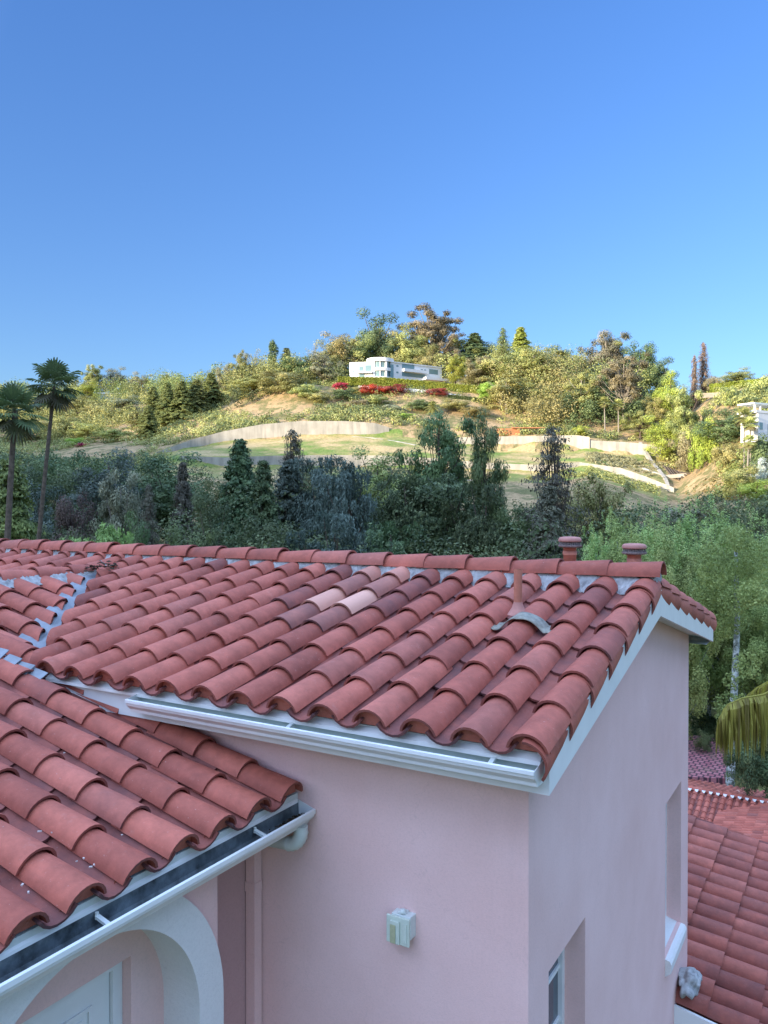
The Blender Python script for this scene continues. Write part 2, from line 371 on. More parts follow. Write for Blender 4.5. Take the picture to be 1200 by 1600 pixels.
build_terrain()

# ------------------------------------------------------------ THE PINK HOUSE
house = empty('pink_house', (0, 0, -17), 'pink stucco house with red clay barrel tile roofs and white gutters in the foreground', 'house')
TP = .225; YR = 2.31; YB = 4.6; XL = -9.0
def zc(y): return -1.124 + TP * (min(y, 2 * YR - y) + .3)       # crest plane of the main roof
def zf(y): return -1.436 + TP * (min(y, 2 * YR - y) + .24)      # fascia bottom
PP = .245; PQ = .28
def zp(x): return -1.80 + PP * (-1.47 - x)                      # deck of the porch roof
def zq(x): return -1.262 + PQ * (-3.87 - x)                     # deck of the cross roof
# walls
wl = MB()
wl.add([(XL, 0, -17), (0, 0, -17), (0, 0, -1.36), (XL, 0, -1.36)], [(0, 1, 2, 3)])
W1 = (.324, 1.03, -4.0, -2.645); W2 = (3.50, 4.235, -4.12, -2.725)
ys = [0, W1[0], W1[1], W2[0], W2[1], YB]; zs = [-17, W2[2], W1[2], W2[3], W1[3], -1.40]
for i in range(5):
    for j in range(5):
        yc_, zc_ = (ys[i] + ys[i + 1]) / 2, (zs[j] + zs[j + 1]) / 2
        if W1[0] < yc_ < W1[1] and W1[2] < zc_ < W1[3]: continue
        if W2[0] < yc_ < W2[1] and W2[2] < zc_ < W2[3]: continue
        wl.add([(0, ys[i], zs[j]), (0, ys[i + 1], zs[j]), (0, ys[i + 1], zs[j + 1]), (0, ys[i], zs[j + 1])], [(0, 1, 2, 3)])
wl.add([(0, 0, -1.40), (0, YB, -1.40), (0, YB, zf(YB) + .05), (0, YR, zf(YR) + .05), (0, 0, zf(0) + .05)], [(0, 1, 2, 3, 4)])
wl.add([(0, YB, -17), (XL, YB, -17), (XL, YB, -1.36), (0, YB, -1.36)], [(0, 1, 2, 3)])
wl.add([(XL, YB, -17), (XL, 0, -17), (XL, 0, -1.36), (XL, YB, -1.36)], [(0, 1, 2, 3)])
for (a, b, c_, d) in (W1, W2):
    D = -.22
    wl.add([(0, a, c_), (0, a, d), (D, a, d), (D, a, c_)], [(0, 1, 2, 3)]); wl.add([(0, b, c_), (D, b, c_), (D, b, d), (0, b, d)], [(0, 1, 2, 3)])
    wl.add([(0, a, d), (0, b, d), (D, b, d), (D, a, d)], [(0, 1, 2, 3)]); wl.add([(0, a, c_), (D, a, c_), (D, b, c_), (0, b, c_)], [(0, 1, 2, 3)])
wall = wl.build('wall', M['pink'], house)
# windows
def window(W, sill_kind):
    a, b, c_, d = W; D = -.185
    e = MB()
    for (y0, y1, z0, z1) in ((a, a + .045, c_, d), (b - .045, b, c_, d), (a + .045, b - .045, c_, c_ + .045), (a + .045, b - .045, d - .045, d)): e.box(D, D + .05, y0, y1, z0, z1)
    fr = e.build('window', M['white'], house)
    e = MB(); m_ = (a + b) / 2
    e.box(D + .004, D + .036, m_ - .018, m_ + .018, c_ + .045, d - .045)
    nz = 4
    for k in range(1, nz):
        zz_ = d + (c_ - d) * k / nz
        e.box(D + .008, D + .032, a + .045, m_ - .018, zz_ - .014, zz_ + .014); e.box(D + .008, D + .032, m_ + .018, b - .045, zz_ - .014, zz_ + .014)
    e.build('glazing_bar', M['white'], fr)
    e = MB(); e.box(D + .012, D + .02, a + .04, b - .04, c_ + .04, d - .04); e.build('pane', M['glass'], fr)
    e = MB(); e.prism([(-.15, c_ + .03), (.04, c_ - .02), (.055, c_ - .05), (.05, c_ - .13), (.0, c_ - .17), (-.15, c_ - .1)], lambda t_, p: (p[0], t_, p[1]), a + .002, b + .01)
    e.build('sill', M['white_st'], fr)
window(W1, 0); window(W2, 1)
# fascias, soffits
fa = MB()
fa.box(-3.7, .17, -.24, -.215, -1.436, -1.235)
fascia = fa.build('eave_fascia', M['white'], house)
fa = MB(); fa.box(XL, .17, 2 * YR + .215, 2 * YR + .24, -1.436, -1.235); fa.build('eave_fascia', M['white'], house)
rk = MB()
y0, y1 = -.24, 2 * YR + .24
def rk_pts(x): return [(x, y0, zf(y0)), (x, YR, zf(YR)), (x, y1, zf(y1)), (x, y1, zf(y1) + .20), (x, YR, zf(YR) + .20), (x, y0, zf(y0) + .20)]
v_ = rk_pts(.195) + rk_pts(.17)
rk.add(v_, [(0, 1, 4, 5), (1, 2, 3, 4), (11, 10, 7, 6), (10, 9, 8, 7), (0, 6, 7, 1), (1, 7, 8, 2), (0, 5, 11, 6), (2, 8, 9, 3), (5, 4, 10, 11), (4, 3, 9, 10)])
rk.build('rake_fascia', M['white'], house)
sf = MB()
for (ya, yb) in ((y0 + .02, YR), (YR, y1 - .02)):
    sf.add([(0.002, ya, zf(ya) + .03), (.17, ya, zf(ya) + .03), (.17, yb, zf(yb) + .03), (0.002, yb, zf(yb) + .03)], [(0, 1, 2, 3)])
sf.add([(XL, -.22, -1.40), (.17, -.22, -1.40), (.17, -.002, -1.40), (XL, -.002, -1.40)], [(3, 2, 1, 0)])
sf.add([(XL, y1 - .02, -1.431), (.17, y1 - .02, -1.431), (.17, YB, -1.431), (XL, YB, -1.431)], [(0, 1, 2, 3)])
sf.build('soffit', M['offwhite'], house)
# decks below the tiles
dk = MB()
XC, ZCR = -5.56, None
dz0 = .145
vb, vt = (-3.78, -.30), (XC, YR - .42)             # valley foot and head (x, y)
dk.add([(vb[0], -.26, zc(-.26) - dz0), (.16, -.26, zc(-.26) - dz0), (.16, YR, zc(YR) - dz0), (XC, YR, zc(YR) - dz0), (XC, vt[1], zc(vt[1]) - dz0)], [(0, 1, 2, 3, 4)])
dk.add([(XL, YR - .42, zc(YR - .42) - dz0), (XC, YR - .42, zc(YR - .42) - dz0), (XC, YR, zc(YR) - dz0), (XL, YR, zc(YR) - dz0)], [(0, 1, 2, 3)])
dk.add([(XL, YR, zc(YR) - dz0), (.16, YR, zc(YR) - dz0), (.16, y1, zc(y1) - dz0), (XL, y1, zc(y1) - dz0)], [(0, 1, 2, 3)])
dk.build('roof_deck', M['tile'], house)
# tiles: main roof
A = Vector((0, 1, TP)).normalized()
sp_ = {(7, 4): (.8, 1.0, 0, 1), (8, 4): (.8, .8, .1, 1), (7, 5): (.9, .25, .4, 1), (8, 5): (.9, .2, .5, 1), (7, 6): (.7, .45, .1, 1), (8, 6): (.7, .4, .15, 1),
       (9, 6): (.3, 0, .55, 1), (9, 5): (.3, 0, .4, 1), (8, 3): (.3, .2, .6, 1), (7, 3): (.3, .2, .5, 1), (9, 4): (.3, 0, .6, 1), (6, 5): (.2, 0, .5, 1), (6, 4): (.2, 0, .6, 1), (6, 6): (.3, 0, .4, 1)}
EXP = .395
NC = 30
o0 = Vector((.105, -.315, zc(-.315) - .115))
# cut by the valleys of the cross roof
dv = Vector((vt[0] - vb[0], vt[1] - vb[1], 0)).normalized(); nv = Vector((dv.y, -dv.x, 0))
if nv.x > 0: nv = -nv
nvR = nv
def split(mb, fn):
    a, b = MB(), MB()
    for f, c, s_ in zip(mb.f, mb.c, mb.sm):
        t_ = a if fn([mb.v[i] for i in f]) else b
        n = len(t_.v); t_.v += [mb.v[i] for i in f]; t_.f.append(tuple(range(n, n + len(f)))); t_.c.append(c); t_.sm.append(s_)
    return a, b
# columns right of the cross ridge are cut by the valley plane, those above the cross roof stay whole
cols_r = MB(); cols_l = MB()
def field_cols(seed, cs, **k):
    return tile_field(seed, o0, A, (-1, 0, 0), NC, 7, .30, EXP, skip=cs, **k)
mainR = field_cols(1, lambda c, r: .105 - .3 * c < -5.4, special=sp_)
mainR = clip(mainR, Vector((vb[0] + .075, vb[1], 0)), nvR)
mainL = tile_field(2, Vector((.105 - .3 * 19, YR - .52 - .385 * 2, zc(YR - .52 - .385 * 2) - .115)), A, (-1, 0, 0), 11, 4, .30, EXP, stops=False)
# remove the stops / pans that skip() leaves for whole missing columns
def drop(mb, test):
    o = MB(); o.v = mb.v
    for f, c, s_ in zip(mb.f, mb.c, mb.sm):
        if not test(mb.v[f[0]]): o.f.append(f); o.c.append(c); o.sm.append(s_)
    return o
mainR = drop(mainR, lambda p: p[0] < -5.52)
ob = Vector((.105, 2 * YR + .315, o0.z)); Ab = Vector((0, -1, TP)).normalized()
back = tile_field(3, ob, Ab, (-1, 0, 0), NC, 7, .30, EXP)
for q in (mainR, mainL): pass
mainR = clip(mainR, Vector((0, YR - .02, 0)), Vector((0, 1, 0))); mainL = clip(mainL, Vector((0, YR - .02, 0)), Vector((0, 1, 0))); back = clip(back, Vector((0, YR + .02, 0)), Vector((0, -1, 0)))
roof = merge(mainR, mainL, back).build('roof', M['tile'], house)
# rake tiles
rt = MB(); rng = random.Random(9)
RG = R(65)
for sgn, A_, ys_ in ((1, A, -.33), (-1, Ab, 2 * YR + .33)):
    S0 = Vector((1, 0, 0)); N0 = A_.cross(S0).normalized()
    if N0.z < 0: N0 = -N0
    Sx = S0 * math.cos(RG) - N0 * math.sin(RG); N_ = N0 * math.cos(RG) + S0 * math.sin(RG)
    for r in range(7):
        cen = Vector((.098, ys_, zc(-.33) - .140)) + A_ * (r * EXP + rng.uniform(-.01, .01))
        p = cen + N_ * (.118 * math.cos(R(66)) + rng.uniform(0, .004))
        L = EXP + .075 if r < 6 else .34
        barrel(rt, p, (A_ - N_ * .045).normalized(), Sx, N_, L, .120, .106, R(66), c=(rng.random(), 0, 0, 1), k=12)
rt.build('rake_tiles', M['tile'], roof)
# ridge caps
rc = MB()
zr = -.445 - .115
k_ = 0; x = .215
while x > XL:
    a = Vector((-1, 0, -.035 + rng.uniform(-.012, .012)))
    barrel(rc, Vector((x, YR + rng.uniform(-.008, .008), zr + .0 + rng.uniform(-.003, .006))), a.normalized(), Vector((0, 1, 0)), Vector((0, 0, 1)), .47, .125, .105, R(84), c=(rng.random(), 0, .0, 1), k=12)
    x -= .40
rc.build('ridge_cap', M['tile'], roof)
# mortar bedding under the ridge
def bumpy(mb, mk, n, m, amp, seed):
    rg = random.Random(seed); vs = []
    for i in range(n + 1):
        for j in range(m + 1):
            p = Vector(mk(i / n, j / m)); vs.append(p + Vector((rg.uniform(-amp, amp), rg.uniform(-amp, amp), rg.uniform(-amp, amp))))
    mb.add(vs, [(i * (m + 1) + j, (i + 1) * (m + 1) + j, (i + 1) * (m + 1) + j + 1, i * (m + 1) + j + 1) for i in range(n) for j in range(m)], sm=False)
mo = MB()
for sg in (-1, 1):
    bumpy(mo, lambda u, v: (.17 - u * 9.0, YR + sg * (.09 + .085 * v), zc(YR) - .03 - .13 * v), 420, 4, .007, 4 + sg)
bumpy(mo, lambda u, v: (.165 + .02 * math.sin(v * 3), YR - .10 + .2 * u, zr + .10 * math.sin(u * 3.14) * (1 - v) - .12 * v), 10, 5, .006, 8)
mo.build('ridge_mortar', M['mortar'], roof)
# cross gable: its right slope runs on down over the porch
Ac = Vector((-1, 0, PP)).normalized()
EXC = .36
def lower_field(seed, y_first, n, xlow, nrow, **k):
    o_ = Vector((xlow, y_first, zp(xlow) - .005)); return tile_field(seed, o_, Ac, (0, 1, 0), n, nrow, .30, EXC, **k)
# porch columns: first axis near the wall, then towards the viewer
po = tile_field(21, Vector((-1.455, -.14, zp(-1.455) - .005)), Ac, (0, -1, 0), 15, 12, .30, EXC, skip=lambda c, r: False)
po = clip(po, Vector((0, -.004, 0)), Vector((0, 1, 0)))
po = clip(po, Vector((-4.6, 0, 0)), Vector((-1, 0, 0)))
UPZ = .0
Aq = Vector((-1, 0, PQ)).normalized()
po2 = drop(po, lambda p: p[1] > -.50 and p[0] < -4.0)
porch = po2.build('porch_roof', M['tile'], house)
cx = tile_field(22, Vector((-1.455 - EXC * 4.5, -.36, zq(-1.455 - EXC * 4.5) + UPZ)), Aq, (0, 1, 0), 8, 8, .30, EXC, stops=False)
cx = clip(cx, Vector((vb[0] - .06, vb[1], 0)), -nvR)
cx = clip(cx, Vector((XC + .02, 0, 0)), Vector((-1, 0, 0)))
cx = clip(cx, Vector((0, -.50, 0)), Vector((0, -1, 0)))
cl = MB(); cl.v = [(2 * XC - p[0], p[1], p[2]) for p in cx.v]; cl.f = [f[::-1] for f in cx.f]; cl.c = cx.c; cl.sm = cx.sm
cross = merge(cx, cl).build('cross_roof', M['tile'], house)
cr = MB(); y = -.52; zx = zq(XC) + UPZ + .035
while y < vt[1] - .15:
    barrel(cr, Vector((XC, y, zx + rng.uniform(0, .006))), Vector((0, 1, -.03)).normalized(), Vector((1, 0, 0)), Vector((0, 0, 1)), .47, .125, .105, R(84), c=(rng.random(), 0, 0, 1), k=10); y += .40
cr.build('ridge_cap', M['tile'], cross)
mo = MB()
bumpy(mo, lambda u, v: (XC + (.08 + .12 * v), -.5 + u * 2.3, zq(XC) + UPZ + .085 - .10 * v), 110, 4, .008, 31)
bumpy(mo, lambda u, v: (XC - .13 + .26 * u, vt[1] + .02 + .10 * v, zx + .13 * math.sin(u * 3.14) - .0 - .05 * v), 10, 4, .01, 32)
mo.build('ridge_mortar', M['mortar'], cross)
# decks of the lower roofs
d2 = MB()
d2.add([(-1.52, 0, zp(-1.52) - .03), (-1.52, -4.7, zp(-1.52) - .03), (-4.6, -4.7, zp(-4.6) - .03), (-4.6, 0, zp(-4.6) - .03)], [(0, 1, 2, 3)])
d2.add([(vb[0], -.5, zq(vb[0]) - .03), (XC, -.5, zq(XC) - .03), (XC, vt[1], zq(XC) - .03), (vb[0], vb[1], zq(vb[0]) - .03)], [(0, 1, 2, 3)])
d2.add([(2 * XC - vb[0], -.5, zq(vb[0]) - .03), (XC, -.5, zq(XC) - .03), (XC, vt[1], zq(XC) - .03), (2 * XC - vb[0], vb[1], zq(vb[0]) - .03)], [(3, 2, 1, 0)])
d2.build('lower_deck', M['tile'], house)
w_ = MB(); w_.add([(-4.62, 0, -17), (-4.62, -4.6, -17), (-4.62, -4.6, zp(-4.6) + .08), (-4.62, 0, zp(-4.6) + .08)], [(0, 1, 2, 3)]); w_.add([(-1.6, -4.6, -17), (-4.62, -4.6, -17), (-4.62, -4.6, zp(-4.6)), (-1.6, -4.6, -1.9)], [(3, 2, 1, 0)]); w_.build('porch_end_wall', M['pink'], house)
# valley flashing with turned-up edges
vf = MB(); n = 16; P0 = Vector((vb[0], vb[1] - .12, 0)); P1 = Vector((vt[0] + .12, vt[1] - .08, 0))
rg = random.Random(77); vs = []
for i in range(n + 1):
    q = P0.lerp(P1, i / n)
    for s_, up in ((-.17, .03), (-.08, .02), (0, .0), (.08, .02), (.17, .03)):
        p = q + nvR * (-s_)
        zz_ = max(zc(q.y) - dz0, zq(q.x)) + up + .045 + rg.uniform(-.004, .004)
        vs.append((p.x, p.y, zz_))
vf.add(vs, [(i * 5 + j, i * 5 + j + 1, (i + 1) * 5 + j + 1, (i + 1) * 5 + j) for i in range(n) for j in range(4)], sm=False)
vf.build('valley_flashing', M['lead'], house, solid=.003)
# step flashing pieces at the foot of the valley
st = MB()
for i, (dx, dy, l, rz, tz) in enumerate(((-.12, -.16, .16, .1, 0), (.04, -.155, .15, -.1, 0), (.17, -.15, .15, .05, .0), (.30, -.14, .16, -.12, 0))):
    Mx = Matrix.Translation((vb[0] + dx, vb[1] + dy + .03, zp(vb[0] + dx) + .115 - i * .006)) @ Matrix.Rotation(rz, 4, 'Z') @ Matrix.Rotation(.55, 4, 'X') @ Matrix.Rotation(.15, 4, 'Y')
    st.box(-l / 2, l / 2, -.05, .05, -.003, .003, Mx)
for i in range(7):
    xx = vb[0] - .18 - .19 * i
    Mx = Matrix.Translation((xx, -.515, zq(xx) + .07)) @ Matrix.Rotation(math.atan(PP) + rg.uniform(-.1, .1), 4, 'Y') @ Matrix.Rotation(.7 + rg.uniform(-.2, .2), 4, 'X') @ Matrix.Rotation(rg.uniform(-.1, .1), 4, 'Z')
    st.box(-.1, .1, -.035, .035, -.003, .003, Mx)
st.build('step_flashing', M['lead'], house)
# debris caught at the head of the valley
lt = MB(); rg = random.Random(5)
for i in range(90):
    q = Vector((vt[0] + .22 + rg.gauss(0, .10), vt[1] - .16 + rg.gauss(0, .07), 0)); zz_ = zc(q.y) - .03 + rg.uniform(0, .05)
    Mx = Matrix.Translation((q.x, q.y, zz_)) @ Matrix.Rotation(rg.uniform(0, 6), 4, 'Z') @ Matrix.Rotation(rg.uniform(-1, 1), 4, 'X')
    l = rg.uniform(.015, .05); lt.add([Mx @ Vector(p) for p in ((-l, 0, 0), (0, -l * .4, 0), (l, 0, 0), (0, l * .4, 0))], [(0, 1, 2, 3)])
tag(lt.build('leaf_litter', M['litter'], None), 'small dark pile of leaf litter at the top of the roof valley', 'leaf litter', kind='stuff')
# ---- gutters
def gutter(prof, mk, a0, a1, inner, name, bed_mat, lab=None):
    g = MB(); g.prism(prof, mk, a0, a1, closed=False, caps=False)
    o = g.build(name, M['white'], house, solid=.004)
    for a in (a0, a1):
        c = MB(); c.add([mk(a, p) for p in prof], [tuple(range(len(prof)))]); c.build('end_cap', M['white'], o, solid=.003)
    b = MB(); b.prism(inner, mk, a0 + (.004 if a1 > a0 else -.004), a1 - (.004 if a1 > a0 else -.004), closed=False, caps=False)
    b.build('gutter_lining', bed_mat, o)
    return o
GP = [(-.247, -1.262), (-.247, -1.372), (-.325, -1.372), (-.334, -1.368), (-.337, -1.350), (-.352, -1.334), (-.366, -1.322), (-.370, -1.306), (-.378, -1.302), (-.378, -1.286), (-.366, -1.283)]
GI = [(-.251, -1.264), (-.251, -1.366), (-.324, -1.366), (-.333, -1.345), (-.350, -1.328), (-.362, -1.318), (-.366, -1.300)]
g1 = gutter(GP, lambda a, p: (a, p[0], p[1]), -2.62, .165, GI, 'gutter', M['greenish'])
ap = MB(); rg = random.Random(2); n = 40
vs = []
for i in range(n + 1):
    x = -3.55 + 3.71 * i / n; wv = .004 * math.sin(x * 21) + rg.uniform(-.002, .002)
    vs += [(x, -.19, -1.237 + wv), (x, -.236, -1.242 + wv), (x, -.276, -1.266 + wv * .4), (x, -.279, -1.285)]
ap.add(vs, [(i * 4 + j, i * 4 + j + 1, (i + 1) * 4 + j + 1, (i + 1) * 4 + j) for i in range(n) for j in range(3)], sm=False)
ap.build('drip_flashing', M['white'], g1, solid=.003)
def hanger(pts, parent):
    h = MB()
    a, b = Vector(pts[0]), Vector(pts[1]); d = (b - a); s_ = Vector((-d.y, d.x, 0)).normalized() * .012
    vs = [a - s_, a + s_, b + s_, b - s_] ; dn = Vector((0, 0, -.014))
    h.add(vs + [p + dn for p in vs], [(0, 1, 2, 3), (7, 6, 5, 4), (0, 4, 5, 1), (2, 6, 7, 3), (1, 5, 6, 2), (0, 3, 7, 4)])
    h.tube([a + Vector((0, 0, .012)), a + Vector((0, 0, -.02))], .009, 8)
    h.build('hanger', M['offwhite'], parent)
for x in (-1.336, -.08): hanger(((x, -.262, -1.272), (x, -.368, -1.305)), g1)
# porch gutter
def rot_prof(pr): return [(-1.50 + (-.247 - p[0]), p[1] - .585) for p in pr]
GP2 = [(-1.497, -1.84), (-1.497, -1.975), (-1.425, -1.975), (-1.412, -1.955), (-1.392, -1.938), (-1.377, -1.922), (-1.373, -1.905), (-1.365, -1.902), (-1.365, -1.880), (-1.378, -1.877)]
GI2 = [(-1.492, -1.842), (-1.490, -1.925), (-1.475, -1.955), (-1.440, -1.966), (-1.415, -1.95), (-1.396, -1.93), (-1.380, -1.90)]
g2 = gutter(GP2, lambda a, p: (p[0], a, p[1]), -4.6, -.012, GI2, 'gutter', M['dirty'])
ap = MB(); vs = []; n = 60
for i in range(n + 1):
    y = -4.6 + 4.58 * i / n; wv = .006 * math.sin(y * 19) + rg.uniform(-.003, .003)
    vs += [(-1.60, y, -1.795 + wv), (-1.535, y, -1.797 + wv), (-1.492, y, -1.842 + wv * .3), (-1.490, y, -1.856)]
ap.add(vs, [(i * 4 + j, i * 4 + j + 1, (i + 1) * 4 + j + 1, (i + 1) * 4 + j) for i in range(n) for j in range(3)])
ap.build('drip_flashing', M['white'], g2, solid=.003)
for y in (-.449, -1.563, -2.7, -3.8): hanger(((-1.478, y, -1.872), (-1.378, y, -1.897)), g2)
lt = MB(); rg = random.Random(15)
for i in range(420):
    y = -.02 - abs(rg.gauss(0, .17)) if i < 240 else rg.uniform(-3, -.1)
    x = -1.448 + max(-.02, min(.02, rg.gauss(0, .014))); zz_ = -1.955 + rg.uniform(0, .045 if i < 240 else .012)
    Mx = Matrix.Translation((x, y, zz_)) @ Matrix.Rotation(rg.uniform(0, 6), 4, 'Z') @ Matrix.Rotation(rg.uniform(-1, 1), 4, 'X')
    l = rg.uniform(.006, .02); lt.add([Mx @ Vector(p) for p in ((-l, 0, 0), (0, -l * .5, 0), (l, 0, 0), (0, l * .5, 0))], [(0, 1, 2, 3)])
tag(lt.build('gutter_debris', M['litter'], None), 'dark wet leaf debris lying in the lower porch gutter', 'leaf litter', kind='stuff')
# elbow and downspout
ds = MB()
for (z0_, z1_, g_) in ((-17, -2.47, 0), (-2.47, -2.41, .005), (-2.41, -2.13, 0)): ds.box(-1.855 - g_, -1.785 + g_, -.085 - g_, -.015, z0_, z1_)
dso = ds.build('downspout', M['pink'], house)
el = MB()
pts = []; 
for i in range(15):
    a = math.pi * .5 * i / 14
    pts.append((-1.52 + .10 * math.cos(a), -.085, -1.995 - .10 * math.sin(a)))
pts += [(-1.66, -.07, -2.105), (-1.74, -.055, -2.115), (-1.80, -.05, -2.13), (-1.82, -.05, -2.17)]
el.tube([(-1.42, -.085, -1.965)] + pts, [.042] + [.042 + (.0035 if i % 2 else -.0015) for i in range(len(pts))], 14)
el.build('elbow', M['offwhite'], dso)
# ---- porch front with the arch
AXW = -1.60; AY, AZ, AR = -1.5, -2.75, .69
def arch_pts(r, n=28): return [(AY + r * math.cos(math.pi * i / n), AZ + r * math.sin(math.pi * i / n)) for i in range(n + 1)]
pw = MB()   # spandrel wall behind the band (pink)
ot = arch_pts(AR + .03)
poly_in = [(AY + AR + .03, -17)] + ot + [(AY - AR - .03, -17)]
top = -1.90
N_ = len(ot)
for i in range(N_ - 1):
    (ya, za), (yb_, zb_) = ot[i], ot[i + 1]
    pw.add([(AXW, ya, za), (AXW, ya, top), (AXW, yb_, top), (AXW, yb_, zb_)], [(0, 3, 2, 1)])
pw.add([(AXW, AY + AR + .03, -17), (AXW, -.63, -17), (AXW, -.63, top), (AXW, AY + AR + .03, top)], [(0, 1, 2, 3)])
pw.add([(AXW, AY - AR - .03, -17), (AXW, -4.6, -17), (AXW, -4.6, top), (AXW, AY - AR - .03, top)], [(3, 2, 1, 0)])
pw.add([(AXW, -.63, -17), (-1.87, -.63, -17), (-1.87, -.63, top), (AXW, -.63, top)], [(0, 1, 2, 3)])
pwo = pw.build('porch_wall', M['pink'], house)
bd = MB()   # white raised arch band with its deep reveal
oi_, oo_ = arch_pts(AR, 40), arch_pts(AR + .19, 40)
oi_ = [(AY + AR, -17)] + oi_ + [(AY - AR, -17)]; oo_ = [(AY + AR + .19, -17)] + oo_ + [(AY - AR - .19, -17)]
oo_ = [(p[0], min(p[1], -1.93)) for p in oo_]
XF = AXW + .035
for i in range(len(oi_) - 1):
    a, b, c_, d = oi_[i], oi_[i + 1], oo_[i + 1], oo_[i]
    bd.add([(XF, *a), (XF, *b), (XF, *c_), (XF, *d)], [(3, 2, 1, 0)])
    bd.add([(XF, *d), (XF, *c_), (AXW - .01, *c_), (AXW - .01, *d)], [(3, 2, 1, 0)], sm=True)
    bd.add([(XF, *a), (XF, *b), (-1.845, *b), (-1.845, *a)], [(0, 1, 2, 3)], sm=True)
bd.build('arch_trim', M['white_st'], pwo)
sb = MB(); XB = -1.834
DY0, DY1, DZT = -1.95, -1.044, -2.413
# alcove back wall with the door recess cut in it
sb.add([(XB, -.60, -17), (XB, -.60, -1.9), (XB, DY1, -1.9), (XB, DY1, -17)], [(0, 1, 2, 3)])
sb.add([(XB, DY1, DZT), (XB, DY1, -1.9), (XB, DY0, -1.9), (XB, DY0, DZT)], [(0, 1, 2, 3)])
sb.add([(XB, DY0, -17), (XB, DY0, -1.9), (XB, -4.6, -1.9), (XB, -4.6, -17)], [(0, 1, 2, 3)])
XD = XB - .10
sb.add([(XB, DY1, -17), (XB, DY1, DZT), (XD, DY1, DZT), (XD, DY1, -17)], [(0, 1, 2, 3)])
sb.add([(XB, DY0, -17), (XD, DY0, -17), (XD, DY0, DZT), (XB, DY0, DZT)], [(0, 1, 2, 3)])
sb.add([(XB, DY0, DZT), (XD, DY0, DZT), (XD, DY1, DZT), (XB, DY1, DZT)], [(0, 1, 2, 3)])
sb.build('alcove_wall', M['pink'], pwo)
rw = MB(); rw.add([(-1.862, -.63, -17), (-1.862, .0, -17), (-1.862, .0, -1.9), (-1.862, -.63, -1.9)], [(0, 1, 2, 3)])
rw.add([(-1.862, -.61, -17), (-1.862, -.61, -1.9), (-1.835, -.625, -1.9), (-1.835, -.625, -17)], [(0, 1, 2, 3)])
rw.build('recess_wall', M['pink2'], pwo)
so_ = MB(); so_.box(-1.86, -1.50, -4.6, -.01, -1.92, -1.905); so_.box(-1.52, -1.50, -4.6, -.01, -2.0, -1.80); so_.build('porch_soffit', M['offwhite'], pwo)
dr = MB(); dr.box(XD - .04, XD + .035, DY1 - .065, DY1 - .002, -4.5, DZT - .002); dr.box(XD - .04, XD + .035, DY0, DY1 - .065, DZT - .065, DZT - .002)
do = dr.build('door', M['white'], house)
dl = MB(); dl.box(XD - .03, XD + .012, DY0 + .02, DY1 - .070, -4.5, DZT - .07); dl.build('door_leaf', M['white'], do)
dp = MB(); x1_ = XD + .012
for (y0_, y1_, z0_, z1_) in ((DY0 + .13, DY1 - .19, -3.1, DZT - .19),):
    for (a, b, c_, d, w_) in ((y0_, y1_, z1_ - .02, z1_, .012), (y0_, y1_, z0_, z0_ + .02, .012), (y0_, y0_ + .02, z0_ + .02, z1_ - .02, .012), (y1_ - .02, y1_, z0_ + .02, z1_ - .02, .012)):
        dp.box(x1_ + .001, x1_ + w_, a, b, c_, d)
    dp.box(x1_ + .001, x1_ + .006, y0_ + .05, y1_ - .05, z0_ + .05, z1_ - .05)
dp.build('door_panel', M['white'], do)
# ---- electrical box on the front wall
bx = MB()
import bmesh
def rbox(x0, x1, y0, y1, z0, z1, r=.006, seg=2):
    b = bmesh.new(); bmesh.ops.create_cube(b, size=1)
    for v in b.verts: v.co = Vector(((x0 + x1) / 2 + v.co.x * (x1 - x0), (y0 + y1) / 2 + v.co.y * (y1 - y0), (z0 + z1) / 2 + v.co.z * (z1 - z0)))
    bmesh.ops.bevel(b, geom=b.edges[:], offset=r, segments=seg, affect='EDGES', profile=.5)
    m = MB(); b.verts.index_update(); m.v = [tuple(v.co) for v in b.verts]; m.f = [tuple(v.index for v in f.verts) for f in b.faces]; m.c = [(.5, 0, 0, 1)] * len(m.f); m.sm = [False] * len(m.f); b.free(); return m
eb = rbox(-.80, -.675, -.062, .01, -2.475, -2.345, .004)
eb = merge(eb, rbox(-.765, -.715, -.05, -.004, -2.347, -2.333, .005))
ebo = eb.build('switch_box', M['offwhite'], house)
pl = rbox(-.825, -.676, -.078, -.063, -2.510, -2.352, .005).build('cover_plate', M['cream'], ebo)
merge(rbox(-.795, -.735, -.090, -.078, -2.505, -2.375, .004), rbox(-.715, -.69, -.083, -.078, -2.49, -2.38, .002)).build('flip_lid', M['cream'], ebo)
fx = MB(); fx.lathe(-.735, -.045, [(.0, -2.318), (.016, -2.318), (.018, -2.322), (.018, -2.334)], 16); fx.build('cable_gland', M['offwhite'], ebo)
rbox(-.792, -.757, -.096, -.0905, -2.50, -2.395, .002).build('switch_paddle', M['button'], ebo)
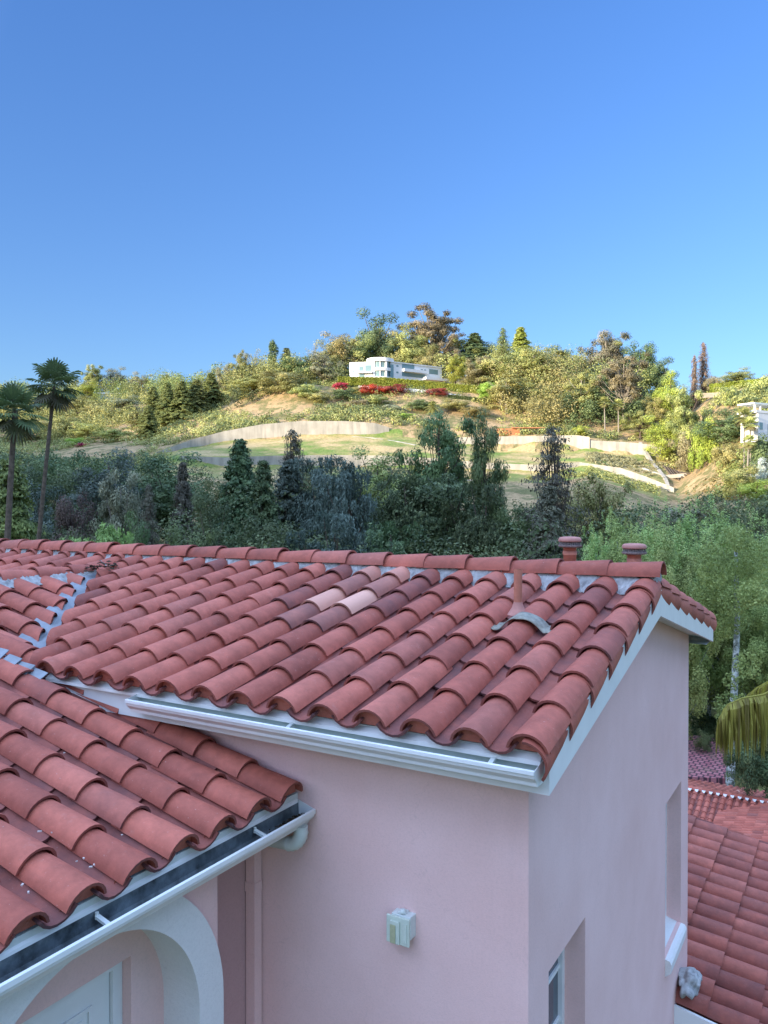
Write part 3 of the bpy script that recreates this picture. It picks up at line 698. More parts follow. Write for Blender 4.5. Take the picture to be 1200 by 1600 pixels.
# ---- pipes and vents on the roof
vp = MB(); vp.tube([(-.575, 1.33, -.95), (-.575, 1.33, -.47)], .030, 20, cap=False); vp.tube([(-.575, 1.33, -.47), (-.575, 1.33, -.52)], .026, 20, cap=False)
vpo = vp.build('vent_pipe', M['pipe'], house)
c_ = MB(); c_.lathe(-.575, 1.33, [(.031, -.70), (.034, -.715), (.045, -.745), (.075, -.79)], 20); c_.build('pipe_boot', M['pipe_dull'], vpo)
fl = MB(); vs = []; n = 22
Nn = A.cross(Vector((-1, 0, 0))).normalized(); Nn = Nn if Nn.z > 0 else -Nn
for i in range(n + 1):
    x = -.72 + .44 * i / n; ph = (x + .495) / .30
    hgt = .092 * max(0, math.cos(ph * math.pi * 1.0)) ** .8 if abs(ph) < .5 else 0.0
    for j, yy in enumerate((1.175, 1.22, 1.30)):
        b = Vector((x, yy + .02 * math.sin(x * 30), zc(yy) - .115)) + Nn * (.032 + hgt + .0 + (0.006 * math.sin(x * 40) if j == 0 else 0)); vs.append(b)
fl.add(vs, [(i * 3 + j, i * 3 + j + 1, (i + 1) * 3 + j + 1, (i + 1) * 3 + j) for i in range(n) for j in range(2)], sm=True)
fl.build('pipe_flashing', M['oldlead'], vpo, solid=.006)
for (vx, vy, zt) in ((-.70, 2.90, -.300), (-.145, 2.90, -.345)):
    a = MB(); a.lathe(vx, vy, [(.056, -.95), (.056, zt - .09), (.062, zt - .088), (.062, zt - .10)], 24); a.lathe(vx, vy, [(.0615, zt - .16), (.0615, zt - .13), (.056, zt - .125)], 24)
    ro = a.build('roof_vent', M['pipe'], house)
    b = MB(); b.lathe(vx, vy, [(0.0, zt), (.05, zt - .001), (.085, zt - .006), (.098, zt - .018), (.101, zt - .035), (.099, zt - .042), (.09, zt - .045), (0.0, zt - .045)], 32); b.build('vent_cap', M['pipe_dull'], ro)
    c_ = MB()
    for k in range(30):
        g = 2 * math.pi * k / 30; c_.tube([(vx + .088 * math.cos(g), vy + .088 * math.sin(g), zt - .045), (vx + .090 * math.cos(g + .06), vy + .090 * math.sin(g + .06), zt - .075)], .0035, 4)
    c_.lathe(vx, vy, [(.07, zt - .046), (.07, zt - .075)], 24)
    c_.lathe(vx, vy, [(.102, zt - .071), (.103, zt - .086), (.09, zt - .092), (.06, zt - .092)], 32); c_.build('vent_screen', M['mesh'], ro)
# loose chips on the porch roof
ch = MB(); rg = random.Random(8)
for i in range(13):
    x = -1.75 + rg.gauss(0, .12) if i < 9 else rg.uniform(-3.4, -1.7); y = -1.62 + rg.gauss(0, .12) if i < 9 else rg.uniform(-2.2, -.4)
    c0 = round((y + .29) / .30); y = -.29 + .30 * c0 + rg.uniform(-.035, .035)
    Mx = Matrix.Translation((x, y, zp(x) + .062)) @ Matrix.Rotation(rg.uniform(0, 6), 4, 'Z') @ Matrix.Rotation(rg.uniform(-.4, .4), 4, 'X')
    l = rg.uniform(.003, .010); ch.box(-l, l, -l * .5, l * .5, -.002, .004, Mx)
tag(ch.build('tile_chips', m_plain('chips', (.5, .42, .38), .9, .4, 50), None), 'scattered small pale chips and leaf bits on the lower tiles', 'debris', kind='stuff')

# ------------------------------------------------------------ foliage
def leafmesh(name, cen, size, lv, nrm=None, seed=0, aspect=1.0, up=None, shape='quad'):
    """one small face per leaf clump; cen (n,3), size (n,), lv (n,) colour value"""
    rg = np.random.default_rng(seed); n = len(cen)
    a = rg.normal(size=(n, 3)) if up is None else up + rg.normal(size=(n, 3)) * .35
    if nrm is not None:
        a2 = nrm + rg.normal(size=(n, 3)) * .38; a2 /= np.linalg.norm(a2, axis=1)[:, None]
        a = a - a2 * (a * a2).sum(1)[:, None]
    else: a2 = rg.normal(size=(n, 3))
    a /= np.linalg.norm(a, axis=1)[:, None]
    b = np.cross(a2, a); b /= np.linalg.norm(b, axis=1)[:, None] + 1e-9
    s_ = size[:, None]; A_ = a * s_ * aspect; B_ = b * s_
    cen = np.asarray(cen); j = rg.uniform(.7, 1.3, size=(n, 4, 1))
    v = np.stack([cen - A_ * j[:, 0], cen + B_ * .6 * j[:, 1] - A_ * .1, cen + A_ * j[:, 2], cen - B_ * .6 * j[:, 3] + A_ * .1], 1).reshape(-1, 3)
    me = bpy.data.meshes.new(name); me.vertices.add(len(v)); me.vertices.foreach_set('co', v.ravel().astype(np.float32))
    me.loops.add(4 * n); me.loops.foreach_set('vertex_index', np.arange(4 * n, dtype=np.int32))
    me.polygons.add(n); me.polygons.foreach_set('loop_start', np.arange(0, 4 * n, 4, dtype=np.int32)); me.polygons.foreach_set('loop_total', np.full(n, 4, dtype=np.int32))
    me.update(); at_ = me.attributes.new('lv', 'FLOAT', 'FACE'); at_.data.foreach_set('value', np.clip(lv, 0, 1).astype(np.float32)); me.validate(); return me
def clumps(rg, C, Rr, n, size, flat=1.0, tone=None, lo=.5):
    """leaves spread near the surface of each clump"""
    C = np.array(C); Rr = np.array(Rr); k = len(C); w_ = Rr[:, 0] * Rr[:, 1] if Rr.ndim > 1 else Rr ** 2
    if Rr.ndim == 1: Rr = np.repeat(Rr[:, None], 3, 1) * np.array([1, 1, flat])
    idx = rg.choice(k, size=n, p=w_ / w_.sum()); d = rg.normal(size=(n, 3)); d /= np.linalg.norm(d, axis=1)[:, None]
    r = lo + (1.08 - lo) * rg.random(n) ** .6
    p = C[idx] + d * Rr[idx] * r[:, None]
    tone = rg.random(k) if tone is None else tone
    lv = .5 + (tone[idx] - .5) * .5 + rg.normal(size=n) * .10
    return p, size * rg.uniform(.6, 1.35, n), lv, d
PROTO = {}
def limbs(seed, tips, H, r0=.35, th=.3, base=(0, 0, 0)):
    mb = MB(); rg = random.Random(seed); base = Vector(base)
    top = Vector((rg.uniform(-.3, .3), rg.uniform(-.3, .3), H * .82))
    pts = [base + (top - base) * t_ + Vector((rg.uniform(-.15, .15), rg.uniform(-.15, .15), 0)) * (t_ > 0) for t_ in (0, .25, .5, .75, 1)]
    mb.tube(pts, [r0 * (1 - .75 * i / 4) for i in range(5)], 8)
    for tp in tips:
        tp = Vector(tp); f = min(.8, max(th, (tp.z / H) * .75)); a = base + (top - base) * f
        mid = (a + tp) / 2 + Vector((0, 0, -.06 * H)) ; mb.tube([a, mid, tp], [r0 * .35, r0 * .22, r0 * .08], 5, cap=False)
    return mb
def envelope(rg, n, H, W, z0, power=1.0, irr=.25):
    out = []
    while len(out) < n:
        d = rg.normal(size=3); d /= np.linalg.norm(d); r = rg.random() ** .45
        p = d * r * (1 + rg.uniform(-irr, irr)); z = z0 + (H - z0) * (.5 + .5 * p[2]); q = (z - z0) / (H - z0)
        if q < 0 or q > 1.02: continue
        out.append((p[0] * W / 2 * power, p[1] * W / 2 * power, z))
    return np.array(out)
def proto(kind, seed):
    """returns (crown mesh, trunk MB, height, width) built at its own natural size"""
    key = (kind, seed)
    if key in PROTO: return PROTO[key]
    rg = np.random.default_rng(seed * 7 + len(kind)); H, W = 14.0, 10.0; nrm = None; asp = 1.0; up = None; r0 = .35
    if kind == 'round':
        C = envelope(rg, 75, H * .93, W * .86, H * .06); r = rg.uniform(.7, 1.5, 75); tips = C[:14]
        p, s_, lv, d = clumps(rg, C, r, 15000, .145, .85, lo=.35)
    elif kind == 'bush':
        H, W = 5.0, 7.0; C = envelope(rg, 40, H * .9, W * .85, -.2); r = rg.uniform(.5, 1.1, 40); tips = C[:8]; r0 = .14
        p, s_, lv, d = clumps(rg, C, r, 7000, .12, .85)
    elif kind == 'euc':
        H, W = 20.0, 10.0; C = envelope(rg, 60, H * .98, W * .9, H * .16, irr=.35); r = rg.uniform(.7, 1.35, 60); tips = C; r0 = .34
        p, s_, lv, d = clumps(rg, C, r, 15000, .14, 1.25, lo=.15); up = np.array([0, 0, -1.0]); asp = 1.7
    elif kind == 'oldeuc':
        H, W = 20.0, 12.0; C = envelope(rg, 80, H * .97, W * .9, H * .30, irr=.4); r = rg.uniform(.6, 1.3, 80); tips = C; r0 = .45
        p, s_, lv, d = clumps(rg, C, r, 18000, .13, .8, lo=.15); asp = 1.5
    elif kind == 'colu':
        H, W = 14.0, 4.5; z = rg.uniform(.04, .97, 60); a = rg.uniform(0, 6.28, 60); pr = np.sin(np.pi * np.clip(z, .03, 1) ** .6) ** .6 * W * .36 * rg.random(60) ** .4
        C = np.stack([np.cos(a) * pr, np.sin(a) * pr, z * H], 1); r = rg.uniform(.5, 1.0, 60); tips = C[:3]; r0 = .2
        p, s_, lv, d = clumps(rg, C, r, 7500, .15, 1.3); up = np.array([0, 0, 1.0]); asp = 1.4
    elif kind == 'conifer':
        H, W = 20.0, 11.0; ps = []; tips = []; tn = []
        for k in range(34):
            z = H * (.08 + .90 * (k / 34) ** .95); rr = W / 2 * (1 - (z / H)) ** .8 * rg.uniform(.75, 1.15) + .25
            nb = int(9 + 2 * rr)
            for j in range(nb):
                a = rg.uniform(0, 6.28); L = rr * rg.uniform(.65, 1.1); t_ = rg.random(int(18 + 26 * L)) ** .7
                x = np.cos(a) * L * t_; y = np.sin(a) * L * t_; zz_ = z + .25 * L * t_ - .45 * L * t_ ** 2
                sp = .16 + .22 * t_ * (1.2 - t_)
                ps.append(np.stack([x + rg.normal(size=len(t_)) * sp, y + rg.normal(size=len(t_)) * sp, zz_ + rg.normal(size=len(t_)) * .13], 1)); tn.append(np.full(len(t_), rg.random()))
                if k % 3 == 0 and j < 5: tips.append((np.cos(a) * L * .8, np.sin(a) * L * .8, z))
        p = np.concatenate(ps); n = len(p); s_ = .16 * rg.uniform(.6, 1.3, n); lv = .45 + (np.concatenate(tn) - .5) * .5 + rg.normal(size=n) * .15; asp = 1.4; r0 = .28
    elif kind == 'sparse':
        H, W = 20.0, 11.0; ps = []; tips = []; tn = []
        for k in range(46):
            z = H * (.08 + .90 * k / 46); rr = W / 2 * (1 - (z / H)) ** .6 * rg.uniform(.5, 1.15) + .2
            for j in range(7):
                a = rg.uniform(0, 6.28); L = rr * rg.uniform(.45, 1.1); m_ = int(6 + 13 * L); t_ = .25 + .75 * rg.random(m_)
                sp = .12 + .1 * t_
                ps.append(np.stack([np.cos(a) * L * t_ + rg.normal(size=m_) * sp, np.sin(a) * L * t_ + rg.normal(size=m_) * sp, z - .3 * L * t_ + rg.normal(size=m_) * .15 - rg.random(m_) * .25], 1)); tn.append(np.full(m_, rg.random()))
                if j < 3: tips.append((np.cos(a) * L, np.sin(a) * L, z - .3 * L))
        p = np.concatenate(ps); n = len(p); s_ = .11 * rg.uniform(.6, 1.3, n); lv = .45 + (np.concatenate(tn) - .5) * .5 + rg.normal(size=n) * .15; up = np.array([0, 0, -1.0]); asp = 1.6; r0 = .22
    elif kind == 'weep':
        H, W = 18.0, 9.0; ps = []; tn = []; C = envelope(rg, 80, H * .99, W * .95, H * .10, irr=.3); tips = C[::2]; r0 = .33
        for c in C:
            m_ = rg.integers(16, 30); a = rg.uniform(0, 6.28, m_); q = rg.random(m_) ** .5 * rg.uniform(.7, 1.5)
            for i in range(m_):
                L = rg.uniform(.8, 2.6); k = int(5 + 5 * L); t_ = rg.random(k)
                ps.append(np.stack([c[0] + np.cos(a[i]) * q[i] + rg.normal(size=k) * .08, c[1] + np.sin(a[i]) * q[i] + rg.normal(size=k) * .08, c[2] + .5 - q[i] * .4 - L * t_], 1)); tn.append(np.full(k, rg.random()))
        p = np.concatenate(ps); n = len(p); s_ = .12 * rg.uniform(.6, 1.3, n); lv = .45 + (np.concatenate(tn) - .5) * .4 + rg.normal(size=n) * .16; up = np.array([0, 0, -1.0]); asp = 1.9
    elif kind == 'syc':
        H, W = 17.0, 8.5; C = envelope(rg, 130, H * .99, W * .95, H * .08, irr=.2); r = rg.uniform(.40, .85, 130); Rr = np.stack([r, r, r * rg.uniform(1.1, 1.9, 130)], 1); tips = C[::4]; r0 = .24
        p, s_, lv, d = clumps(rg, C, Rr, 70000, .08, 1.0, lo=.3)
        m_ = 190; q = envelope(rg, m_, H * 1.0, W * .98, H * .45, irr=.12); ps = []     # upright leafy shoots
        for c in q:
            L = rg.uniform(.5, 1.3); k = int(60 * L); t_ = rg.random(k); w0 = .20 * (1 - t_ * .8)
            ps.append(np.stack([c[0] + rg.normal(size=k) * w0, c[1] + rg.normal(size=k) * w0, c[2] + L * t_], 1))
        p2 = np.concatenate(ps); p = np.concatenate([p, p2]); s_ = np.concatenate([s_, .07 * rg.uniform(.6, 1.3, len(p2))]); lv = np.concatenate([lv, .68 + rg.normal(size=len(p2)) * .14])
    elif kind == 'bare':
        H, W = 12.0, 7.0; r0 = .18; C = envelope(rg, 40, H * .98, W, H * .3, irr=.3); tips = C
        p, s_, lv, d = clumps(rg, C, np.full(40, .7), 900, .10, 1.0, lo=.1); asp = 2.5
    if kind in ('conifer', 'sparse', 'weep'):
        hx = p * np.array([1, 1, 0]); hx = hx / (np.linalg.norm(hx, axis=1)[:, None] + .3); nrm = hx + np.array([0, 0, .55]) + rg.normal(size=p.shape) * .35
    if kind in ('round', 'bush', 'euc', 'oldeuc', 'colu', 'syc'):
        if len(d) < len(p): d = np.concatenate([d, np.tile([0, 0, 1.0], (len(p) - len(d), 1)) + rg.normal(size=(len(p) - len(d), 3)) * .6])
        o_ = (p - np.array([0, 0, H * .45])) / np.array([W / 2, W / 2, H / 2]); nrm = d * .9 + o_ * .6 + np.array([0, 0, .15])
    me = leafmesh(kind + '_crown', p, s_, lv, nrm, seed, asp, up)
    tm = limbs(seed, tips, H, r0, base=(0, 0, -1.0)); t_ = tm.build('trunk', M['bark']); tmesh = t_.data; bpy.data.objects.remove(t_)
    PROTO[key] = (me, tmesh, H, W); return PROTO[key]
L_ = {}
L_['olive'] = m_leaf('olive_leaves', (0.058, 0.072, 0.023), (0.169, 0.182, 0.058), (0.338, 0.312, 0.111))
L_['gold'] = m_leaf('golden_leaves', (.075, .075, .025), (.205, .20, .068), (.37, .335, .12))
L_['bright'] = m_leaf('bright_leaves', (0.077, 0.110, 0.017), (0.198, 0.264, 0.044), (0.352, 0.396, 0.088))
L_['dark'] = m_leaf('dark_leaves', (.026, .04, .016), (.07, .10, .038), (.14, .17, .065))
L_['pine'] = m_leaf('pine_needles', (.045, .06, .02), (.115, .14, .04), (.19, .21, .065))
L_['grey'] = m_leaf('grey_leaves', (0.062, 0.069, 0.044), (0.163, 0.169, 0.100), (0.300, 0.288, 0.175))
L_['rust'] = m_leaf('bronze_leaves', (.055, .05, .028), (.155, .135, .070), (.27, .23, .12))
L_['dead'] = m_leaf('dead_needles', (.07, .045, .03), (.16, .10, .065), (.27, .18, .12))
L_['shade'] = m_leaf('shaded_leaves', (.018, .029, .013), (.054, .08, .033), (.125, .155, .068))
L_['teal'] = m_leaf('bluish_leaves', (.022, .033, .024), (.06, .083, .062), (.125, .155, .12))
L_['brown'] = m_leaf('brownish_leaves', (.04, .04, .026), (.095, .09, .06), (.165, .155, .10))
L_['redbr'] = m_leaf('reddish_leaves', (.03, .024, .018), (.075, .055, .038), (.13, .10, .07))
L_['syc'] = m_leaf('fresh_leaves', (0.067, 0.095, 0.028), (0.174, 0.224, 0.069), (0.336, 0.392, 0.134), .3)
L_['red'] = m_leaf('bougainvillea', (.09, .008, .015), (.26, .016, .028), (.38, .035, .05))
L_['darkred'] = m_leaf('dark_bougainvillea', (.05, .01, .014), (.14, .018, .028), (.21, .04, .04))
L_['hedge'] = m_leaf('hedge_leaves', (0.068, 0.095, 0.016), (0.176, 0.243, 0.041), (0.338, 0.392, 0.081))
L_['blue'] = m_leaf('agave_leaves', (.16, .19, .16), (.28, .32, .27), (.42, .46, .38))
TR = random.Random(42); WK = {'syc': 1.1, 'conifer': 1.6, 'sparse': 1.9, 'weep': 1.6, 'bush': 1.25, 'colu': 1.3, 'euc': 1.5, 'oldeuc': 1.5, 'round': 1.35, 'bare': 1.3}
def plant(kind, px, top, wpx, Z, leaf, label, seed=0, name='tree', cat='tree', group=None, base=None, bark='bark', rz=None, full=1.0):
    """a tree standing on the hillside Z metres off; its top and spread are given in photo pixels"""
    crown, trunk, H, W = proto(kind, seed)
    X = (px - 600) / 1265 * Z; g = ground(X, Z) if base is None else hz(base, Z)
    h = (hz(top, Z) - g) * (1.17 if Z > 330 and kind != 'bush' else (1.07 if Z > 200 else 1.0)); wd = wpx / 1265 * Z * WK.get(kind, 1.3)
    h = max(h, .32 * wd)
    e = empty(name, P(X, Z, g), label, cat, group)
    e.rotation_euler = (0, 0, TR.uniform(0, 6.28) if rz is None else rz); sw = wd / W; shh = h / H
    e.scale = (sw, sw, shh)
    c = bpy.data.objects.new('crown', crown); col.objects.link(c); c.parent = e
    if not crown.materials: crown.materials.append(L_[leaf])
    c.material_slots[0].link = 'OBJECT'; c.material_slots[0].material = L_[leaf]
    t = bpy.data.objects.new('trunk', trunk); col.objects.link(t); t.parent = e
    t.material_slots[0].link = 'OBJECT'; t.material_slots[0].material = M[bark]
    return e

# ---- palms
def palm(name, loc, H, lean, fr_n, L, leaf, label, bark='bark', fan=True, r0=.2, seed=0, skirt=True, group=None, droop=.5):
    rg = random.Random(seed); e = empty(name, loc, label, 'palm tree', group)
    t = MB(); pts = []
    for i in range(9):
        q = i / 8; pts.append((lean[0] * (q ** 1.3), lean[1] * (q ** 1.3), H * q - (.5 if i == 0 else 0)))
    t.tube(pts, [r0 * (1.25 - .55 * i / 8) for i in range(9)], 10)
    to = t.build('trunk', M[bark]); to.parent = e
    top = Vector(pts[-1]); f = MB(); lvs = []
    def leafface(vs, v): f.add(vs, [tuple(range(len(vs)))]); lvs.append(v)
    for k in range(fr_n):
        az = k * 2.4 + rg.uniform(-.3, .3); el = R(85) - (k / fr_n) * R(150) + rg.uniform(-.15, .15)
        dead = el < R(-35)
        d = Vector((math.cos(az) * math.cos(el), math.sin(az) * math.cos(el), math.sin(el))); s_ = Vector((-math.sin(az), math.cos(az), 0)); n_ = s_.cross(d) * -1
        if n_.z < 0: n_ = -n_
        if fan:
            st = L * rg.uniform(.45, .62); c = top + d * st; c.z -= .12 * st
            tone = rg.uniform(.3, .8) if not dead else rg.uniform(0, .25)
            f.tube([top, c], [.03, .02], 4, cap=False); lvs += [.3] * 4
            m_ = 19
            for i in range(m_):
                a = R(-115) + R(230) * i / (m_ - 1); ll = L * .62 * (1 - .25 * abs(a) / R(115)) * rg.uniform(.9, 1.05)
                dr = d * math.cos(a) + s_ * math.sin(a); wv = (s_ * math.cos(a) - d * math.sin(a)) * .032 * L
                p1 = c + dr * ll * .55 + n_ * .04; p2 = c + dr * ll * .86 - Vector((0, 0, .08 * ll)); p3 = c + dr * ll - Vector((0, 0, .42 * ll * droop))
                leafface([c, p1 - wv, p2 - wv * .6, p3, p2 + wv * .6, p1 + wv], tone + rg.uniform(-.1, .1))
        else:
            n = 9; ptsf = []
            for i in range(n + 1):
                q = i / n; ptsf.append(top + d * L * q - Vector((0, 0, droop * L * q * q)))
            f.tube(ptsf, [.035 * (1 - .8 * i / n) for i in range(n + 1)], 4, cap=False); lvs += [.9] * (4 * n)
            tone = rg.uniform(.3, .8)
            for i in range(2, 44):
                q = i / 44; a = ptsf[min(n, int(q * n))].lerp(ptsf[min(n, int(q * n) + 1)], q * n - int(q * n)); ll = L * .24 * math.sin(math.pi * (.15 + .8 * q))
                for sd_ in (-1, 1):
                    o_ = (s_ * sd_ * .8 + d * .5).normalized(); p2 = a + o_ * ll * .6; p3 = a + o_ * ll * .9 - Vector((0, 0, ll * .45)); wv = d * .03 * L / 3
                    leafface([a - wv * .5, p2 - wv, p3, p2 + wv, a + wv * .5], tone + rg.uniform(-.12, .12))
    if skirt:
        for k in range(20):
            az = rg.uniform(0, 6.28); z = rg.uniform(-1.1, -.1) * L / 2; c = top + Vector((0, 0, z)); o_ = Vector((math.cos(az), math.sin(az), 0)); s_ = Vector((-math.sin(az), math.cos(az), 0))
            leafface([c + o_ * .15, c + o_ * .45 - Vector((0, 0, .3)) - s_ * .12, c + o_ * .4 - Vector((0, 0, .9)), c + o_ * .45 - Vector((0, 0, .3)) + s_ * .12], rg.uniform(0, .25))
    fo = f.build('crown', L_[leaf]); fo.parent = e
    a = fo.data.attributes.new('lv', 'FLOAT', 'FACE'); a.data.foreach_set('value', np.array((lvs + [.5] * len(f.f))[:len(f.f)], dtype=np.float32))
    return e
L_['palm'] = m_leaf('palm_leaves', (0.062, 0.056, 0.031), (0.069, 0.106, 0.044), (0.138, 0.188, 0.069), .2, .01)
L_['palmlit'] = m_leaf('sunny_palm_leaves', (.10, .08, .04), (.17, .19, .06), (.32, .32, .11), .2, .01)
L_['frond'] = m_leaf('yellowing_frond', (.10, .075, .02), (.21, .19, .035), (.33, .31, .06), .35, .01)

# ------------------------------------------------------------ trees in the valley (in shade)
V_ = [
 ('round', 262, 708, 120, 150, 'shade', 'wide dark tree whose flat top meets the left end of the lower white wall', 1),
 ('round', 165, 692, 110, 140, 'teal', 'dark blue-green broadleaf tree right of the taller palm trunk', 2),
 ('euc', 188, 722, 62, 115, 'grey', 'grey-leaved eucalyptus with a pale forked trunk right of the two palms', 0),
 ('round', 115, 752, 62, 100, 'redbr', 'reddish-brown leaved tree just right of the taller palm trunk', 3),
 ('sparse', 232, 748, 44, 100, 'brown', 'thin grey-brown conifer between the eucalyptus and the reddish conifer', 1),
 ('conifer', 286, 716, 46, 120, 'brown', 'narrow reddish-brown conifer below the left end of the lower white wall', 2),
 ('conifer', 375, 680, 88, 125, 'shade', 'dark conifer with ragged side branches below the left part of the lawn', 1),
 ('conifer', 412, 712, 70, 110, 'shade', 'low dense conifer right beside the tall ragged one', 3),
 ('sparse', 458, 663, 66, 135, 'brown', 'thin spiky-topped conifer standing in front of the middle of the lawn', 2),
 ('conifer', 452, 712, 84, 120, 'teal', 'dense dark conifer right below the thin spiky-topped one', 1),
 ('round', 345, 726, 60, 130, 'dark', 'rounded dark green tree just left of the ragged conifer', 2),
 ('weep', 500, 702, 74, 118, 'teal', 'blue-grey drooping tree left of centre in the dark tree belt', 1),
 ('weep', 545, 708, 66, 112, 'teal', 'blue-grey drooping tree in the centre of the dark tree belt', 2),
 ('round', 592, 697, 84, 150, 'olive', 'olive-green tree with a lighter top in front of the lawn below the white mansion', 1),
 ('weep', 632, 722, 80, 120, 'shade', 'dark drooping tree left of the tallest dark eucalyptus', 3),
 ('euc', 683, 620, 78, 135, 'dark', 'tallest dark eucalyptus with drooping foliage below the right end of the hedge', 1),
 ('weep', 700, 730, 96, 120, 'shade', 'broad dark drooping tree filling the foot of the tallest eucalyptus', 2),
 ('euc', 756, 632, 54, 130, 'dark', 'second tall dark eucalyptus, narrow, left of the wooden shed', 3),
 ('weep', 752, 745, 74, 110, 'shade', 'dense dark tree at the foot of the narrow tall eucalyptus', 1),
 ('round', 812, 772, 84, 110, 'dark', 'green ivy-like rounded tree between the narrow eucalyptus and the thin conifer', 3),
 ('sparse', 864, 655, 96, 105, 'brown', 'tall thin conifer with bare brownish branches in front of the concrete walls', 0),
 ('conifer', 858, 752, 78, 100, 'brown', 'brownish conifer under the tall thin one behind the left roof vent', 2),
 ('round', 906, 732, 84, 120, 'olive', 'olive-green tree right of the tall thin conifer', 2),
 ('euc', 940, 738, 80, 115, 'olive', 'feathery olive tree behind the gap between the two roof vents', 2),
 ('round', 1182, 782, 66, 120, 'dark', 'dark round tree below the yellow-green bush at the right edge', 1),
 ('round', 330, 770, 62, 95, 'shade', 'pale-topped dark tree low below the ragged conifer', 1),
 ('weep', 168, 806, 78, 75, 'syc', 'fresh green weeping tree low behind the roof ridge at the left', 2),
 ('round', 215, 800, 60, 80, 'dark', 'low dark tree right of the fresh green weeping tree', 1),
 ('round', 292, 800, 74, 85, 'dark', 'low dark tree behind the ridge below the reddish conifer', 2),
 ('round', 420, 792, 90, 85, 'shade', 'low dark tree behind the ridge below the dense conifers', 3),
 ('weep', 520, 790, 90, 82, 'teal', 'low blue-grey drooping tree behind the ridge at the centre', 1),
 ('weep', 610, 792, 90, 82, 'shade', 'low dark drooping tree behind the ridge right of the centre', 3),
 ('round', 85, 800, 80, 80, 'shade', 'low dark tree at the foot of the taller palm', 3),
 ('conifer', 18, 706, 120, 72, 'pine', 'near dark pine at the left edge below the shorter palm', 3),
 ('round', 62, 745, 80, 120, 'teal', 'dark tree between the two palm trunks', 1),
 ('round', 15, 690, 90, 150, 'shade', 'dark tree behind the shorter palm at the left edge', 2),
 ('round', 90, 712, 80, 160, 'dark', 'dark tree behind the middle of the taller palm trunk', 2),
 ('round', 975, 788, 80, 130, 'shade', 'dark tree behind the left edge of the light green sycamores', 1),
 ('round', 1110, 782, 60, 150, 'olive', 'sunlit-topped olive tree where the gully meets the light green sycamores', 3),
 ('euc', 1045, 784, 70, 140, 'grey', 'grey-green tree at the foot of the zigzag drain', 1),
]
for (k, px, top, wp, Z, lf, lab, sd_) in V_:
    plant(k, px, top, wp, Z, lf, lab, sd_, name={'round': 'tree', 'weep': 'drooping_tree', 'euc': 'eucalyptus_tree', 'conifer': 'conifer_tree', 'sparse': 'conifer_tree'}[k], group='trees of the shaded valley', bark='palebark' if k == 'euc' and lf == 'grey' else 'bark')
S_ = [(1130, 830, 120, 64, 1, 'light green sycamore behind the one with the mottled trunk'), (1195, 850, 110, 60, 0, 'light green sycamore rising right of the mottled trunk'), (1010, 830, 110, 58, 1, 'light green sycamore just right of the right roof vent'),
      (985, 786, 120, 52, 0, 'light green sycamore with its crown edge just behind the right roof vent'),
      (1075, 772, 130, 66, 1, 'light green sycamore behind the top corner of the gable'),
      (1150, 790, 130, 54, 0, 'light green sycamore above the drooping palm frond'),
      (1230, 800, 130, 56, 1, 'light green sycamore cut by the right edge of the picture'),
      (1040, 815, 120, 49, 1, 'nearest light green sycamore right behind the back rake of the roof'),
      (1110, 850, 110, 56, 0, 'low light green sycamore close behind the right edge of the gable wall'),
      (1215, 890, 120, 50, 1, 'low light green sycamore behind the drooping palm frond'),
      (945, 815, 80, 60, 0, 'small light green sycamore between the two roof vents')]
for (px, top, wp, Z, sd_, lab) in S_:
    plant('syc', px, top, wp * 1.15, Z, 'syc', lab, sd_, name='sycamore_tree', group='light green sycamores right of the house', bark='syc')
tk = MB(); b0 = at(1143, 1222, 42); t0 = at(1153, 975, 44)
tk.tube([(b0[0], b0[1], -17), b0, tuple((Vector(b0) + Vector(t0)) / 2), t0, at(1150, 860, 45)], [.27, .23, .19, .15, .1], 12)
e_ = empty('sycamore_tree', (b0[0], b0[1], -17), 'mottled white sycamore trunk rising beside the red terrace and crossing the palm frond', 'tree'); o = tk.build('trunk', M['syc'], e_)
rg = np.random.default_rng(4); C = np.array([at(1140 + rg.uniform(-45, 55), rg.uniform(830, 985), 43 + rg.uniform(-2.5, 3)) for _ in range(44)] + [at(1150 + rg.uniform(-16, 26), rg.uniform(990, 1130), 41.5) for _ in range(7)])
p, s_, lv, d = clumps(rg, C, rg.uniform(.35, .8, 51), 17000, .075); me = leafmesh('c', p, s_, lv, None, 3); me.materials.append(L_['syc']); o = bpy.data.objects.new('crown', me); col.objects.link(o); o.parent = e_; o.matrix_parent_inverse = parent_inv(e_)

def pz(px, v, Z): p = at(px, v, Z); return p
g = gp(38, 60); tp = at(86, 598, 60)
palm('palm_tree', (g[0], g[1], -17), hz(602, 60) + 17, (tp[0] - g[0], tp[1] - g[1]), 28, 2.05, 'palm', 'taller fan palm with a slim leaning trunk against the sky at the left', r0=.17, seed=1)
g = gp(-5, 52); tp = at(24, 640, 52)
palm('palm_tree', (g[0], g[1], -17), hz(642, 52) + 17, (tp[0] - g[0], tp[1] - g[1]), 28, 1.9, 'palm', 'shorter fan palm cut by the left edge of the picture', r0=.22, seed=2)
